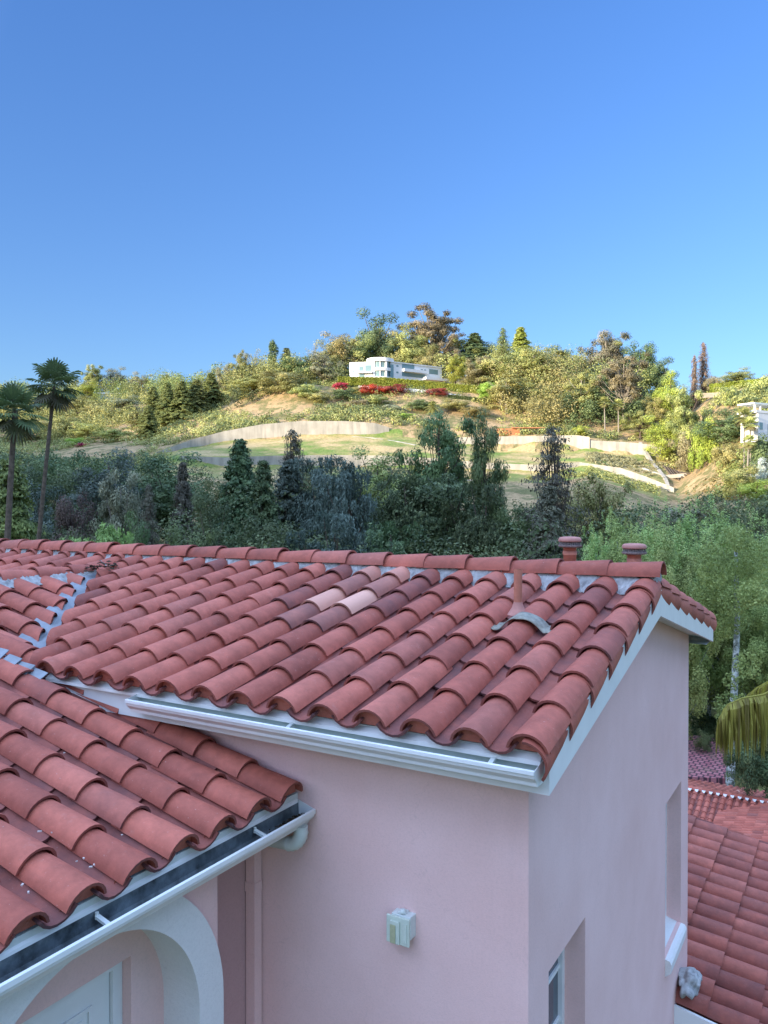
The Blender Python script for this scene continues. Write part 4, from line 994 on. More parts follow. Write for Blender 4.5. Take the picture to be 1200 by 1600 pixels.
# drooping frond palm just outside the right edge
pp = empty('palm_tree', P(8.3, 14, -17), 'palm whose yellowing frond hangs into the right edge below the sycamores', 'palm tree')
t = MB(); t.tube([P(8.6, 14, -17), P(8.4, 14, -8), P(8.2, 14, -3.2)], [.22, .17, .14], 10); t.build('trunk', M['palebark'], pp)
rgp = random.Random(6)
def frond(path, ll, seed):
    rg = random.Random(seed); f = MB(); lv = []; path = [Vector(p) for p in path]
    f.tube(path, [.028 - .022 * i / (len(path) - 1) for i in range(len(path))], 5, cap=False); lv += [.8] * (5 * (len(path) - 1))
    n = len(path) - 1
    for i in range(150):
        q = i / 150 * .99; k = int(q * n); a = path[k].lerp(path[k + 1], q * n - k); d = (path[k + 1] - path[k]).normalized(); s_ = d.cross(Vector((0, 0, 1))).normalized()
        l = ll * (1 - .5 * q ** 4) * rg.uniform(.8, 1.1) * (.5 + .5 * min(1, q * 5))
        for sd_ in (-1, 1):
            o_ = s_ * sd_ * rg.uniform(.12, .35) + d * rg.uniform(-.02, .22); wv = d * .017
            pts = [a, a + o_ * .35 * l + Vector((0, 0, -.1 * l)), a + o_ * .6 * l + Vector((0, 0, -.5 * l)), a + o_ * .65 * l + Vector((0, 0, -l))]
            f.add([pts[0] - wv, pts[1] - wv, pts[2] - wv, pts[3], pts[2] + wv, pts[1] + wv, pts[0] + wv], [(0, 1, 2, 3, 4, 5, 6)]); lv.append(rg.uniform(.1, 1))
    o = f.build('frond', L_['frond'], pp); a = o.data.attributes.new('lv', 'FLOAT', 'FACE'); a.data.foreach_set('value', np.array(lv, dtype=np.float32))
frond([at(1340, 1075, 14), at(1290, 1050, 13.8), at(1240, 1062, 13.6), at(1195, 1086, 13.5), at(1160, 1092, 13.4), at(1138, 1102, 13.4), at(1124, 1125, 13.4)], 1.05, 1)
for k, az in enumerate((-.6, .4, 1.2, 2.0, 5.2)):
    c0 = Vector(P(8.2, 14, -3.2)); pts = []
    for i in range(7):
        q = i / 6; pts.append(c0 + Vector((RX * math.cos(az) * 2.6 * q, RY * math.cos(az) * 2.6 * q, 0)) + Vector((FX, FY, 0)) * math.sin(az) * 2.4 * q + Vector((0, 0, .9 * q - 1.7 * q * q)))
    frond(pts, .9, k + 5)

# ------------------------------------------------------------ trees and shrubs on the hill (sunlit)
NM = {'round': ('tree', 'tree'), 'bush': ('shrub', 'shrub'), 'euc': ('eucalyptus_tree', 'tree'), 'oldeuc': ('eucalyptus_tree', 'tree'), 'colu': ('tree', 'tree'), 'conifer': ('conifer_tree', 'tree'), 'sparse': ('conifer_tree', 'tree'), 'weep': ('tree', 'tree'), 'bare': ('bare_tree', 'tree')}
H_ = [
 ('round', 612, 512, 50, 392, 'olive', 'olive tree on the skyline right above the round tower, right of the tall dark one', 2),
 ('round', 655, 520, 50, 398, 'olive', 'olive tree on the skyline left of the tallest bronze eucalyptus', 1),
 ('euc', 722, 538, 44, 392, 'olive', 'olive eucalyptus on the skyline left of the dark layered cedar', 2),
 ('round', 768, 540, 44, 392, 'dark', 'dark tree on the skyline right of the dark layered cedar', 1),
 ('round', 905, 556, 46, 378, 'olive', 'olive tree on the skyline left of the highest grey-green eucalyptus', 2),
 ('euc', 962, 540, 44, 362, 'olive', 'olive eucalyptus on the skyline right of the highest grey-green one', 3),
 ('round', 838, 548, 50, 388, 'olive', 'olive tree on the skyline behind the large golden eucalyptus', 3),
 ('round', 515, 540, 44, 382, 'olive', 'olive tree on the skyline left of the big golden-olive tree', 1),
 ('round', 408, 572, 44, 392, 'olive', 'olive tree on the skyline below the leafless grey tree at left', 2),
 ('round', 300, 600, 40, 440, 'olive', 'olive tree on the skyline behind the pine grove', 1),
 ('round', 330, 604, 44, 420, 'gold', 'golden tree on the skyline behind the right end of the pine grove', 3),  # kind, px, top, width px, Z, leaf, label, seed, [bark]
 ('euc', 145, 573, 22, 490, 'olive', 'tall narrow tree on the skyline just right of the taller palm crown', 1),
 ('round', 181, 580, 34, 500, 'grey', 'greyish round tree on the skyline above the flat-roofed left house', 1),
 ('round', 222, 586, 30, 490, 'rust', 'brownish round tree on the skyline right of the far hilltop house', 2),
 ('conifer', 261, 589, 18, 480, 'grey', 'small pale conifer alone on the left skyline', 1),
 ('round', 205, 602, 34, 480, 'dark', 'dark tree just right of the flat-roofed left house', 3),
 ('round', 140, 600, 34, 470, 'bright', 'bright green tree left of the flat-roofed left house', 2),
 ('conifer', 240, 612, 34, 350, 'pine', 'leftmost pine of the grove on the left slope', 1),
 ('conifer', 262, 606, 34, 345, 'pine', 'second pine from the left of the grove on the left slope', 2),
 ('conifer', 285, 603, 36, 345, 'pine', 'third pine from the left of the grove on the left slope', 3),
 ('conifer', 308, 600, 36, 350, 'pine', 'fourth pine from the left of the grove on the left slope', 1),
 ('conifer', 330, 590, 38, 360, 'pine', 'tallest pine at the right end of the grove on the left slope', 2),
 ('conifer', 232, 636, 30, 325, 'pine', 'lowest pine at the foot of the grove on the left slope', 3),
 ('euc', 376, 557, 26, 385, 'olive', 'tall pale eucalyptus on the skyline left of the mansion hill', 2, 'palebark'),
 ('euc', 354, 576, 28, 390, 'grey', 'shorter grey eucalyptus left of the tall pale one', 1, 'palebark'),
 ('bare', 398, 553, 26, 385, 'grey', 'leafless grey tree between the pale eucalyptus and the dark narrow tree', 1, 'palebark'),
 ('colu', 427, 544, 18, 385, 'dark', 'dark narrow tree with a rounded top on the left skyline', 1),
 ('conifer', 448, 551, 30, 380, 'dark', 'dark pointed tree right of the dark narrow one', 2),
 ('round', 470, 556, 48, 370, 'dark', 'dark oak left of the leafless tree by the mansion', 2),
 ('bare', 492, 541, 34, 370, 'grey', 'leafless grey tree left of the big olive trees by the mansion', 2, 'palebark'),
 ('round', 430, 585, 60, 360, 'olive', 'wide olive tree below the dark narrow tree', 3),
 ('round', 395, 592, 56, 360, 'gold', 'golden-green tree at the top of the dry slope', 1),
 ('euc', 505, 560, 36, 362, 'grey', 'grey eucalyptus just left of the mansion', 2, 'palebark'),
 ('round', 537, 524, 62, 385, 'gold', 'big golden-olive tree behind the left end of the mansion', 2),
 ('round', 590, 500, 64, 395, 'dark', 'tall dark green tree behind the round tower of the mansion', 1),
 ('round', 565, 532, 50, 385, 'olive', 'olive tree between the golden one and the tall dark one behind the mansion', 3),
 ('round', 640, 527, 60, 390, 'gold', 'golden-olive tree behind the middle of the mansion', 3),
 ('oldeuc', 678, 490, 68, 395, 'rust', 'tallest open eucalyptus with bronze leaves behind the right wing of the mansion', 1, 'palebark'),
 ('round', 672, 545, 44, 380, 'olive', 'olive tree right behind the roof of the mansion right wing', 1),
 ('euc', 700, 540, 36, 385, 'rust', 'bronze eucalyptus just right of the mansion', 3),
 ('conifer', 741, 529, 52, 390, 'dark', 'dark cedar with flat layers on the skyline right of the mansion', 3),
 ('round', 712, 560, 28, 360, 'bright', 'bright green tree at the right end of the mansion terrace', 3),
 ('sparse', 785, 521, 26, 390, 'pine', 'pointed spire-like conifer on the skyline', 3),
 ('conifer', 813, 521, 40, 385, 'bright', 'bright green conifer right of the spire-like one', 1),
 ('euc', 748, 562, 38, 350, 'rust', 'brown-leaved tree right of the bright green one by the mansion', 1),
 ('round', 780, 548, 66, 350, 'olive', 'large olive tree below the spire-like conifer', 1),
 ('euc', 832, 552, 66, 345, 'gold', 'large golden eucalyptus right below the bright green conifer', 1, 'palebark'),
 ('euc', 792, 585, 62, 325, 'gold', 'golden feathery tree above the wooden shed', 3, 'palebark'),
 ('round', 868, 548, 48, 370, 'dark', 'dark tree on the skyline between the golden eucalyptus and the columnar golden tree', 2),
 ('bare', 888, 553, 34, 360, 'olive', 'thin-crowned tree on the skyline right of the dark one', 3, 'palebark'),
 ('round', 850, 600, 56, 325, 'olive', 'olive tree right above the wooden shed roof', 2),
 ('euc', 908, 582, 46, 315, 'gold', 'golden columnar tree above the concrete retaining wall', 2, 'palebark'),
 ('euc', 944, 524, 48, 360, 'grey', 'tall grey-green eucalyptus on the skyline, highest right of the mansion', 1, 'palebark'),
 ('oldeuc', 975, 556, 56, 305, 'rust', 'bronze eucalyptus with a bent pale trunk left of the gap of sky', 2, 'palebark'),
 ('round', 1000, 543, 50, 350, 'dark', 'dark pine-like tree on the skyline right of the bronze eucalyptus', 3),
 ('round', 1032, 566, 40, 345, 'dark', 'smaller dark tree at the end of the skyline row before the gap', 1),
 ('round', 1046, 588, 46, 300, 'bright', 'bright green round tree below the gap of sky', 1),
 ('round', 930, 590, 60, 335, 'dark', 'dark tree behind the first slim palm trunk', 3),
 ('round', 985, 625, 50, 320, 'dark', 'dark shaded tree behind the second slim palm trunk', 2),
 ('euc', 1000, 640, 34, 290, 'olive', 'small olive tree right of the pale bent trunk', 1),
 ('sparse', 1098, 538, 21, 312, 'dead', 'taller of the two dead brown conifers on the right skyline', 2),
 ('sparse', 1084, 558, 16, 308, 'dead', 'shorter of the two dead brown conifers on the right skyline', 1),
 ('bush', 1116, 588, 28, 306, 'rust', 'rust-coloured tree at the foot of the two dead conifers', 1),
 ('round', 1152, 577, 46, 300, 'olive', 'rounded tree rising above the long hedge on the right skyline', 2),
 ('bare', 1190, 587, 34, 296, 'dead', 'thin bare tree right of the rounded tree on the right skyline', 1),
 ('euc', 1068, 606, 46, 270, 'olive', 'tall olive tree in front of the dry terrace on the right hill', 3),
 ('round', 1040, 648, 56, 275, 'bright', 'light green tree left of the tall olive tree on the right hill', 2),
 ('round', 1020, 620, 36, 300, 'gold', 'yellowish shrub-like tree beside the dry knoll', 3),
 ('bush', 1082, 668, 56, 255, 'rust', 'rusty-green bush above the dry slope', 2),
 ('round', 1132, 640, 74, 240, 'dark', 'large rounded green tree left of the slim yellow palm', 1),
 ('bush', 1135, 690, 50, 225, 'gold', 'golden-brown round bush below the large rounded tree', 3),
 ('bush', 1100, 655, 48, 245, 'bright', 'bright green bush right of the tall olive tree', 1),
 ('bush', 1188, 678, 64, 203, 'dark', 'green bush below the pale house at the right edge', 2),
 ('bush', 1160, 725, 56, 195, 'olive', 'olive bush left of the blue-grey agave', 1),
 ('bush', 1182, 746, 60, 185, 'bright', 'yellow-green bush at the right edge below the blue-grey agave', 3),
 ('bush', 1192, 706, 34, 200, 'blue', 'blue-grey agave clump at the right edge', 1),
 ('round', 20, 628, 60, 420, 'gold', 'golden tree on the left slope behind the shorter palm crown', 1),
 ('round', 58, 622, 56, 430, 'olive', 'olive tree on the left slope between the two palm crowns', 2),
 ('round', 112, 618, 50, 425, 'gold', 'golden tree on the left slope just right of the taller palm trunk', 3),
 ('round', 160, 632, 52, 400, 'olive', 'olive tree below the flat-roofed left house', 1),
 ('round', 196, 622, 48, 410, 'grey', 'grey-green tree below and right of the flat-roofed left house', 2),
 ('round', 215, 645, 40, 370, 'olive', 'olive tree just left of the foot of the pine grove', 3),
 ('round', 40, 660, 66, 360, 'grey', 'grey-green tree on the lower left slope between the palm trunks', 1),
 ('round', 95, 655, 60, 360, 'olive', 'olive tree on the lower left slope right behind the taller palm trunk', 3),
 ('round', 140, 662, 54, 350, 'gold', 'golden tree on the lower left slope right of the taller palm trunk', 2),
 ('bush', 118, 688, 34, 330, 'bright', 'bright green bush beside the small red bush on the lower left slope', 1),
 ('bush', 129, 694, 18, 322, 'red', 'small red-flowering bush on the lower left slope', 2),
 ('round', 178, 672, 50, 330, 'olive', 'olive tree at the lower edge of the left sunlit slope', 1),
 ('bush', 450, 606, 84, 345, 'olive', 'broad olive bush covering the knoll left of the hedge', 1),
 ('bush', 478, 622, 56, 335, 'olive', 'light olive bush below the broad olive bush on the knoll', 2),
 ('bush', 498, 628, 46, 330, 'gold', 'yellowish-green bush at the right end of the dry slope', 3),
 ('bush', 534, 597, 24, 344, 'red', 'red bougainvillea bush at the left end of the hedge', 1),
 ('bush', 583, 601, 46, 340, 'red', 'brightest red bougainvillea under the middle of the hedge', 2),
 ('bush', 616, 605, 42, 340, 'darkred', 'dark red bougainvillea just right of the brightest one', 3),
 ('bush', 686, 613, 34, 338, 'darkred', 'brownish-red bougainvillea on the white wall below the hedge', 1),
 ('bush', 558, 604, 30, 342, 'olive', 'olive bush between the two leftmost bougainvilleas', 3),
 ('bush', 540, 647, 18, 322, 'red', 'small red bush on the slope below the bougainvilleas', 3),
 ('bush', 565, 640, 34, 326, 'rust', 'brownish bush right of the small red bush on the slope', 1),
 ('bush', 588, 628, 40, 330, 'olive', 'olive bush left of the date palm', 2),
 ('bush', 538, 622, 44, 334, 'dark', 'dark green bush below the leftmost bougainvillea', 1),
 ('bush', 612, 645, 34, 322, 'grey', 'grey bush left below the date palm', 3),
 ('bush', 655, 634, 44, 326, 'dark', 'dark bush right of the date palm', 2),
 ('bush', 712, 628, 48, 325, 'olive', 'olive bush below the right end of the hedge', 1),
 ('bush', 740, 636, 46, 320, 'gold', 'golden-green bush between the two tall dark eucalyptus', 2),
 ('colu', 617, 656, 15, 311, 'hedge', 'taller of the two bright green clipped shrubs at the end of the upper left wall', 1),
 ('bush', 635, 661, 26, 312, 'hedge', 'wider of the two bright green clipped shrubs at the end of the upper left wall', 1),
 ('bush', 905, 664, 28, 292, 'bright', 'light green bush standing on top of the tall concrete wall', 2),
 ('bush', 745, 585, 50, 355, 'olive', 'olive bush at the right end of the hedge', 3),
 ('round', 764, 600, 30, 335, 'bright', 'pale green small tree at the right end of the hedge', 3),
]
for r_ in H_:
    k, px, top, wp, Z, lf, lab, sd_ = r_[:8]; bk = r_[8] if len(r_) > 8 else 'bark'; nm, ct = NM[k]
    if lf in ('red', 'darkred'): nm, ct = ('bougainvillea', 'shrub')
    if lf == 'blue': nm, ct = 'agave', 'plant'
    plant(k, px, top, wp, Z, lf, lab, sd_, name=nm, cat=ct, group='shrubs on the hill' if ct == 'shrub' else ('trees on the hill' if ct == 'tree' else None), bark=bk)
# palms on the hill
for (px, top, Z, L, H_px, lab, sd_) in ((945, 628, 296, 2.4, 0, 'first slim palm standing before the dark trees above the concrete wall', 3),
        (966, 632, 298, 2.4, 0, 'second slim palm, close left of the pale bent trunk', 4), (972, 664, 300, 2.2, 0, 'short third palm below the pale bent trunk', 5),
        (1163, 650, 205, 2.6, 0, 'slim yellow palm left of the pale house at the right edge', 6), (1173, 662, 203, 2.2, 0, 'shorter yellow palm touching the pale house at the right edge', 7),
        (1167, 690, 200, 2.0, 0, 'lowest yellow palm below the slim one on the right hill', 8)):
    g = gp(px, Z); palm('palm_tree', g, hz(top, Z) - g[2], (TR.uniform(-.4, .4), TR.uniform(-.4, .4)), 26, L, 'palmlit', lab, bark='palebark', r0=.22, seed=sd_, group='palms on the hill')
g = gp(676, 322); palm('date_palm', g, max(1.5, hz(636, 322) - g[2]), (0, 0), 40, 4.6, 'palmlit', 'spiky date palm with long arching fronds below the white mansion', fan=False, r0=.4, seed=9, skirt=False, droop=.55)

# ---- undergrowth
def scrub(name, n, reg, leaf, size, seed, label, per=14, r=(.5, 1.4), lawn=False):
    rg = np.random.default_rng(seed); C = []; Rr = []
    while len(C) < n:
        px = rg.uniform(reg[0], reg[1]); q = rg.random(); z_, h_ = knots(px)
        Z = z_[0] + (z_[6] + 20 - z_[0]) * (reg[2] + (reg[3] - reg[2]) * q)
        if not lawn and 262 < px < 1045 and z_[0] - 6 < Z < z_[3] + 1.5: continue
        if 540 < px < 715 and Z > 344: continue
        if not lawn and 1040 < px < 1135 and Z < 262: continue
        X = (px - 600) / 1265 * Z
        if math.sin(X * .09 + 2) + math.sin(Z * .11 + X * .03) + rg.normal() * .5 < .0: continue
        rr = rg.uniform(*r); C.append(P(X, Z, ground(X, Z) + rr * .35)); Rr.append(rr)
    C = np.array(C); p, s_, lv, d = clumps(rg, C, np.array(Rr), n * per, size, .75); me = leafmesh(name, p, s_, lv, d + np.array([0, 0, .3]), seed); me.materials.append(L_[leaf])
    o = bpy.data.objects.new(name, me); col.objects.link(o); tag(o, label, 'undergrowth', kind='stuff')
scrub('undergrowth', 2600, (-60, 1250, .0, 1.0), 'olive', .34, 1, 'low olive-green undergrowth over the sunlit hillside', 60, (.8, 2.8))
scrub('undergrowth', 1000, (-60, 1250, .0, 1.0), 'gold', .3, 2, 'dry golden brush between the shrubs of the hillside', 50, (.7, 2.4))
scrub('undergrowth', 1100, (-60, 1250, .0, 1.0), 'dark', .32, 3, 'dark green brush between the trees of the hillside', 60, (.8, 3.0))
scrub('undergrowth', 420, (915, 1045, .02, .17), 'rust', .22, 4, 'brownish brush on the slope between the two right-hand concrete walls', 40, (.3, .9), True)
scrub('undergrowth', 160, (1035, 1130, .0, .3), 'gold', .2, 5, 'sparse dry tufts on the bare tan slope of the right hill', 24, (.2, .5), True)
scrub('undergrowth', 260, (640, 1030, -.12, .0), 'olive', .22, 6, 'low olive scrub below the lowest concrete wall', 44, (.4, 1.3), True)
# far wood along the skyline and valley floor wood behind the near trees
def wood(name, n, pxr, zr_, hr, leaf, seed, label, size=.5, per=160, cap=None):
    rg = np.random.default_rng(seed); C = []; Rr = []
    for i in range(n):
        px = rg.uniform(*pxr); z_, h_ = knots(px); Z = (rg.uniform(*zr_) if zr_[0] > 10 else z_[6] + rg.uniform(-30, 15))
        X = (px - 600) / 1265 * Z; h = rg.uniform(*hr); g0 = ground(X, Z)
        if cap:
            h = min(h, (hz(float(np.interp(px, [0, 250, 300, 640, 720, 780, 1060, 1120], [700, 705, 722, 722, 745, 785, 785, 770])), Z) - g0) / 1.12)
            if h < 2.5: continue
        for k in range(5):
            C.append(P(X + rg.normal() * h * .2, Z + rg.normal() * h * .2, g0 + h * (.25 + .7 * rg.random()))); Rr.append(h * rg.uniform(.2, .34))
    C = np.array(C); p, s_, lv, d = clumps(rg, C, np.array(Rr), n * per, size); me = leafmesh(name, p, s_, lv, d + np.array([0, 0, .2]), seed); me.materials.append(L_[leaf])
    o = bpy.data.objects.new(name, me); col.objects.link(o); tag(o, label, 'wood', kind='stuff')
wood('distant_wood', 170, (-60, 1030), (1, 1), (6, 13), 'olive', 11, 'mass of small olive-coloured trees along the crest of the hill', .38, 300)
wood('distant_wood', 60, (-60, 520), (1, 1), (5, 11), 'pine', 12, 'mass of small dark trees along the left crest of the hill', .38, 260)
wood('hill_wood', 75, (795, 905), (303, 375), (8, 15), 'gold', 21, 'golden mass of small trees between the mansion and the concrete wall', .36, 330)
wood('hill_wood', 75, (778, 1010), (330, 385), (10, 17), 'olive', 22, 'olive mass of small trees on the crest right of the mansion', .36, 330)
wood('hill_wood', 45, (-20, 340), (420, 490), (9, 14), 'pine', 29, 'dark green trees high on the left slope', .36, 330)
wood('hill_wood', 90, (-20, 240), (330, 480), (6, 11), 'olive', 23, 'olive mass of small trees on the left slope', .36, 330)
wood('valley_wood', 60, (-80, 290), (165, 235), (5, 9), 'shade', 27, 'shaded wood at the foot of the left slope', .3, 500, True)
wood('hill_wood', 45, (345, 545), (360, 405), (8, 14), 'olive', 28, 'olive mass of small trees along the crest left of the mansion', .36, 330)
wood('hill_wood', 30, (350, 540), (345, 400), (5, 9), 'dark', 24, 'dark mass of small trees along the crest left of the mansion', .36, 330)
wood('hill_wood', 45, (880, 1000), (300, 335), (6, 11), 'dark', 25, 'dark shaded trees behind the slim palms', .36, 330)
wood('hill_wood', 40, (1135, 1250), (195, 275), (3, 6), 'olive', 26, 'olive bushes covering the right hill', .32, 300)
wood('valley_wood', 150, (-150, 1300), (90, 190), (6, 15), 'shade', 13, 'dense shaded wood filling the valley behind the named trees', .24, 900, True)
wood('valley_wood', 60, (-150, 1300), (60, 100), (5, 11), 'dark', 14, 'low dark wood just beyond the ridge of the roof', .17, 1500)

# ------------------------------------------------------------ hill structures
def wall_pts(pts, label, th=.6, n_=6, mat='conc', name='retaining_wall', group='retaining walls of the terraced hill', cat='retaining wall'):
    """pts: (px, v_top, v_bottom, Z)"""
    a = np.array(pts, float); N = (len(a) - 1) * n_; t_ = np.linspace(0, len(a) - 1, N + 1); vs = []
    for q in t_:
        px, vt_, vb_, Z = [float(np.interp(q, range(len(a)), a[:, j])) for j in range(4)]
        X = (px - 600) / 1265 * Z; X2 = (px - 600) / 1265 * (Z + th); vs += [P(X, Z, hz(vb_, Z) - .8), P(X, Z, hz(vt_, Z)), P(X2, Z + th, hz(vt_, Z)), P(X2, Z + th, hz(vb_, Z) - .8)]
    fs = []
    for i in range(N):
        s0, s1 = i * 4, (i + 1) * 4; fs += [(s0, s1, s1 + 1, s0 + 1), (s0 + 1, s1 + 1, s1 + 2, s0 + 2), (s0 + 2, s1 + 2, s1 + 3, s0 + 3)]
    fs += [(0, 1, 2, 3), (N * 4 + 3, N * 4 + 2, N * 4 + 1, N * 4)]
    mb = MB(); mb.add(vs, fs); return tag(mb.build(name, M[mat]), label, cat, group)
wall_pts([(244, 707, 712, 292), (300, 687, 702, 296), (350, 674, 692, 298), (410, 663, 686, 299.5), (470, 658, 684, 300), (540, 658, 682, 300), (585, 661, 681, 300), (608, 668, 681, 301)], 'long curved pale retaining wall under the dry slope')
wall_pts([(282, 712, 735, 264), (350, 715, 735, 267), (430, 712, 731, 268), (520, 711, 730, 268), (605, 712, 730, 268), (700, 717, 737, 267)], 'low white retaining wall at the foot of the big lawn')
wall_pts([(700, 684, 706, 296), (775, 682, 705, 293.5), (860, 681, 706, 290), (900, 680, 707, 287), (921, 683, 708, 285)], 'tall streaked concrete wall below the wooden shed')
wall_pts([(921, 688, 712, 285.5), (980, 691, 715, 282), (1010, 694, 717, 279), (1042, 697, 716, 278)], 'bluish concrete wall stepping down right of the tall streaked wall')
wall_pts([(700, 719, 738, 266), (782, 724, 740, 263), (850, 727, 742, 260), (905, 722, 738, 257.5), (969, 731, 748, 252), (1010, 745, 762, 248.5), (1053, 762, 778, 244)], 'long middle concrete wall running down right towards the zigzag drain')
wall_pts([(640, 750, 776, 244), (782, 749, 778, 243), (860, 753, 784, 240), (960, 763, 792, 235), (1030, 776, 800, 230)], 'lowest concrete wall, half hidden behind the thin brown conifer')
# drain channel and ribs in the gully
dc = MB(); pts = [(1000, 713, 284), (1018, 728, 272), (1030, 742, 262), (1040, 755, 254), (1045, 772, 246)]
def strip(pts, wdt, th, name, mat, label, cat, kind=None):
    m = MB(); vs = []
    for (px, v, Z) in pts:
        X = (px - 600) / 1265 * Z; z = ground(X, Z) + th; vs += [P(X - wdt / 2, Z, z), P(X + wdt / 2, Z, z), P(X + wdt / 2, Z, z - th - .8), P(X - wdt / 2, Z, z - th - .8)]
    n = len(pts); fs = []
    for i in range(n - 1):
        a, b = i * 4, i * 4 + 4; fs += [(a, a + 1, b + 1, b), (a + 1, a + 2, b + 2, b + 1), (a + 3, a, b, b + 3)]
    fs.append((0, 3, 2, 1)); m.add(vs, fs); return tag(m.build(name, M[mat]), label, cat, kind=kind)
strip(pts, 1.1, .5, 'drain_channel', 'conc', 'thin white concrete drain zigzagging down the gully beside the bluish wall', 'drain')
strip([(1005, 743, 263), (1020, 745, 260), (1040, 747, 258), (1075, 745, 256)], .9, .4, 'drain_channel', 'conc', 'short white concrete drain crossing the gully below the dark ribs', 'drain')
rb = empty('erosion_barrier', gp(1060, 258), 'fan of short dark timber steps on the slope above the gully drain', 'erosion barrier')
for i in range(9):
    m = MB(); px = 1036 + i * 5.5; a = Vector(gp(px, 268 - i * .9, .35)); b = Vector(gp(px + 14, 258 - i * .9, .35)); m.tube([a, b], .28, 6); m.build('timber', M['bark'], rb)
# path across the lawn
strip([(545, 684, 300), (580, 686, 297), (620, 690, 292), (650, 694, 288)], 1.0, .1, 'path', 'conc', None, None, 'structure')

# ---- the white mansion
def at3(X, Z, z): return P(X, Z, z)
man = empty('white_mansion', at(615, 597, 350), 'white modern mansion with a round glazed tower on top of the hill', 'house')
kx = 350 / 1265
def mx(px, Z=350): return (px - 600) / 1265 * Z
ZB = hz(600, 350) - 2
gl, wh = M['glass_far'], M['white_st']
# tower: centre X for px 592
cxm, rm = mx(594), 5.9; Zm = 354
def cyl(r, z0, z1, name, mat, par, a0=0, a1=360, n=40, cap=True):
    m = MB(); pts = [(mx(594) + r * math.cos(R(a0 + (a1 - a0) * i / n)), Zm + r * math.sin(R(a0 + (a1 - a0) * i / n))) for i in range(n + (0 if a1 - a0 == 360 else 1))]
    k = len(pts); vs = [P(x, z, z0) for x, z in pts] + [P(x, z, z1) for x, z in pts]
    m.add(vs, [(i, (i + 1) % k, k + (i + 1) % k, k + i) for i in range(k)] + [tuple(range(k)), tuple(range(k, 2 * k))[::-1]])
    return m.build(name, mat, par)
zt = hz(559, 349); zb = hz(592, 349)
tw = cyl(5.0, ZB, zt - .5, 'tower', gl, man)
cyl(5.9, zt - 1.6, zt, 'roof_slab', wh, tw); cyl(5.8, zt - 5.6, zt - 4.3, 'floor_slab', wh, tw); cyl(5.8, ZB, zt - 8.2, 'parapet', wh, tw)
for a in range(180, 361, 30):
    m = MB(); x = mx(594) + 5.15 * math.cos(R(a)); z = Zm + 5.15 * math.sin(R(a)); m.tube([P(x, z, ZB), P(x, z, zt - 1)], .26 if a % 60 else .55, 8); m.build('column', wh, tw)
def vbox(name, x0, z0, x1, z1, h0, h1, depth, mat, par):
    """block whose front runs from (x0,z0) to (x1,z1) in view metres"""
    d = Vector((x1 - x0, z1 - z0, 0)).normalized(); n = Vector((-d.y, d.x, 0))
    q = [(x0, z0), (x1, z1), (x1 + n.x * depth, z1 + n.y * depth), (x0 + n.x * depth, z0 + n.y * depth)]
    m = MB(); m.add([P(a, b, h0) for a, b in q] + [P(a, b, h1) for a, b in q], [(0, 1, 5, 4), (1, 2, 6, 5), (2, 3, 7, 6), (3, 0, 4, 7), (4, 5, 6, 7), (3, 2, 1, 0)]); return m.build(name, mat, par)
lw = vbox('left_wing', mx(546), 351, mx(582), 349.5, ZB, hz(566, 350), 14, wh, man)
def onf(W_, a0, a1, h0, h1, off, dep, name, mat, par):
    (x0, z0, x1, z1) = W_; d = Vector((x1 - x0, z1 - z0)); L = d.length; d.normalize(); n = Vector((d.y, -d.x))
    return vbox(name, x0 + d.x * a0 * L + n.x * off, z0 + d.y * a0 * L + n.y * off, x0 + d.x * a1 * L + n.x * off, z0 + d.y * a1 * L + n.y * off, h0, h1, dep, mat, par)
LW = (mx(546), 351, mx(582), 349.5); h = lambda v: hz(v, 350)
for (a0, a1, v1, v0) in ((.42, .62, 573, 580), (.68, .95, 571, 583), (.42, .66, 584, 592)):
    wn = onf(LW, a0, a1, h(v0), h(v1), .05, .3, 'window', gl, lw)
onf(LW, .36, .99, h(584), h(581.5), 1.6, 1.8, 'balcony', wh, lw); onf(LW, .13, .19, h(582), h(579), .06, .3, 'window', gl, lw)
RW = (mx(612), 351, mx(690, 366), 366)
rw_ = vbox('right_wing', *RW, ZB - 3, hz(566.5, 351), 13, wh, man)
def hv(v): return hz(v, 356)
onf(RW, .20, .44, hv(577), hv(570), .06, .3, 'window', gl, rw_); onf(RW, .21, .70, hv(582), hv(577.5), 1.4, 1.6, 'balcony', wh, rw_)
onf(RW, .20, .66, hv(589), hv(583), .06, .3, 'window', gl, rw_); onf(RW, .74, .92, hv(581), hv(573.5), .06, .3, 'window', gl, rw_)
for a in (.07, .1): pass
for (a, v) in ((.09, 573), (.09, 583), (.57, 575), (.64, 575)): onf(RW, a, a + .04, hv(v + 2.6), hv(v), .06, .3, 'window', gl, rw_)
onf(RW, .60, 1.06, hv(592), hv(588), 3.0, 3.0, 'terrace_wall', wh, rw_); onf(RW, -.02, 1.02, hz(566.6, 351), hz(565.2, 351), .35, 13.6, 'roof_edge', wh, rw_)
onf(RW, -.03, .03, ZB, hz(570, 351), .25, .3, 'window', gl, rw_)
# white terrace wall under the hedge
wall_pts([(560, 603, 630, 343), (640, 607, 632, 341), (725, 618, 640, 340)], 'white wall under the hedge, behind the bougainvilleas', mat='white_st', name='terrace_wall', cat='wall', group=None)
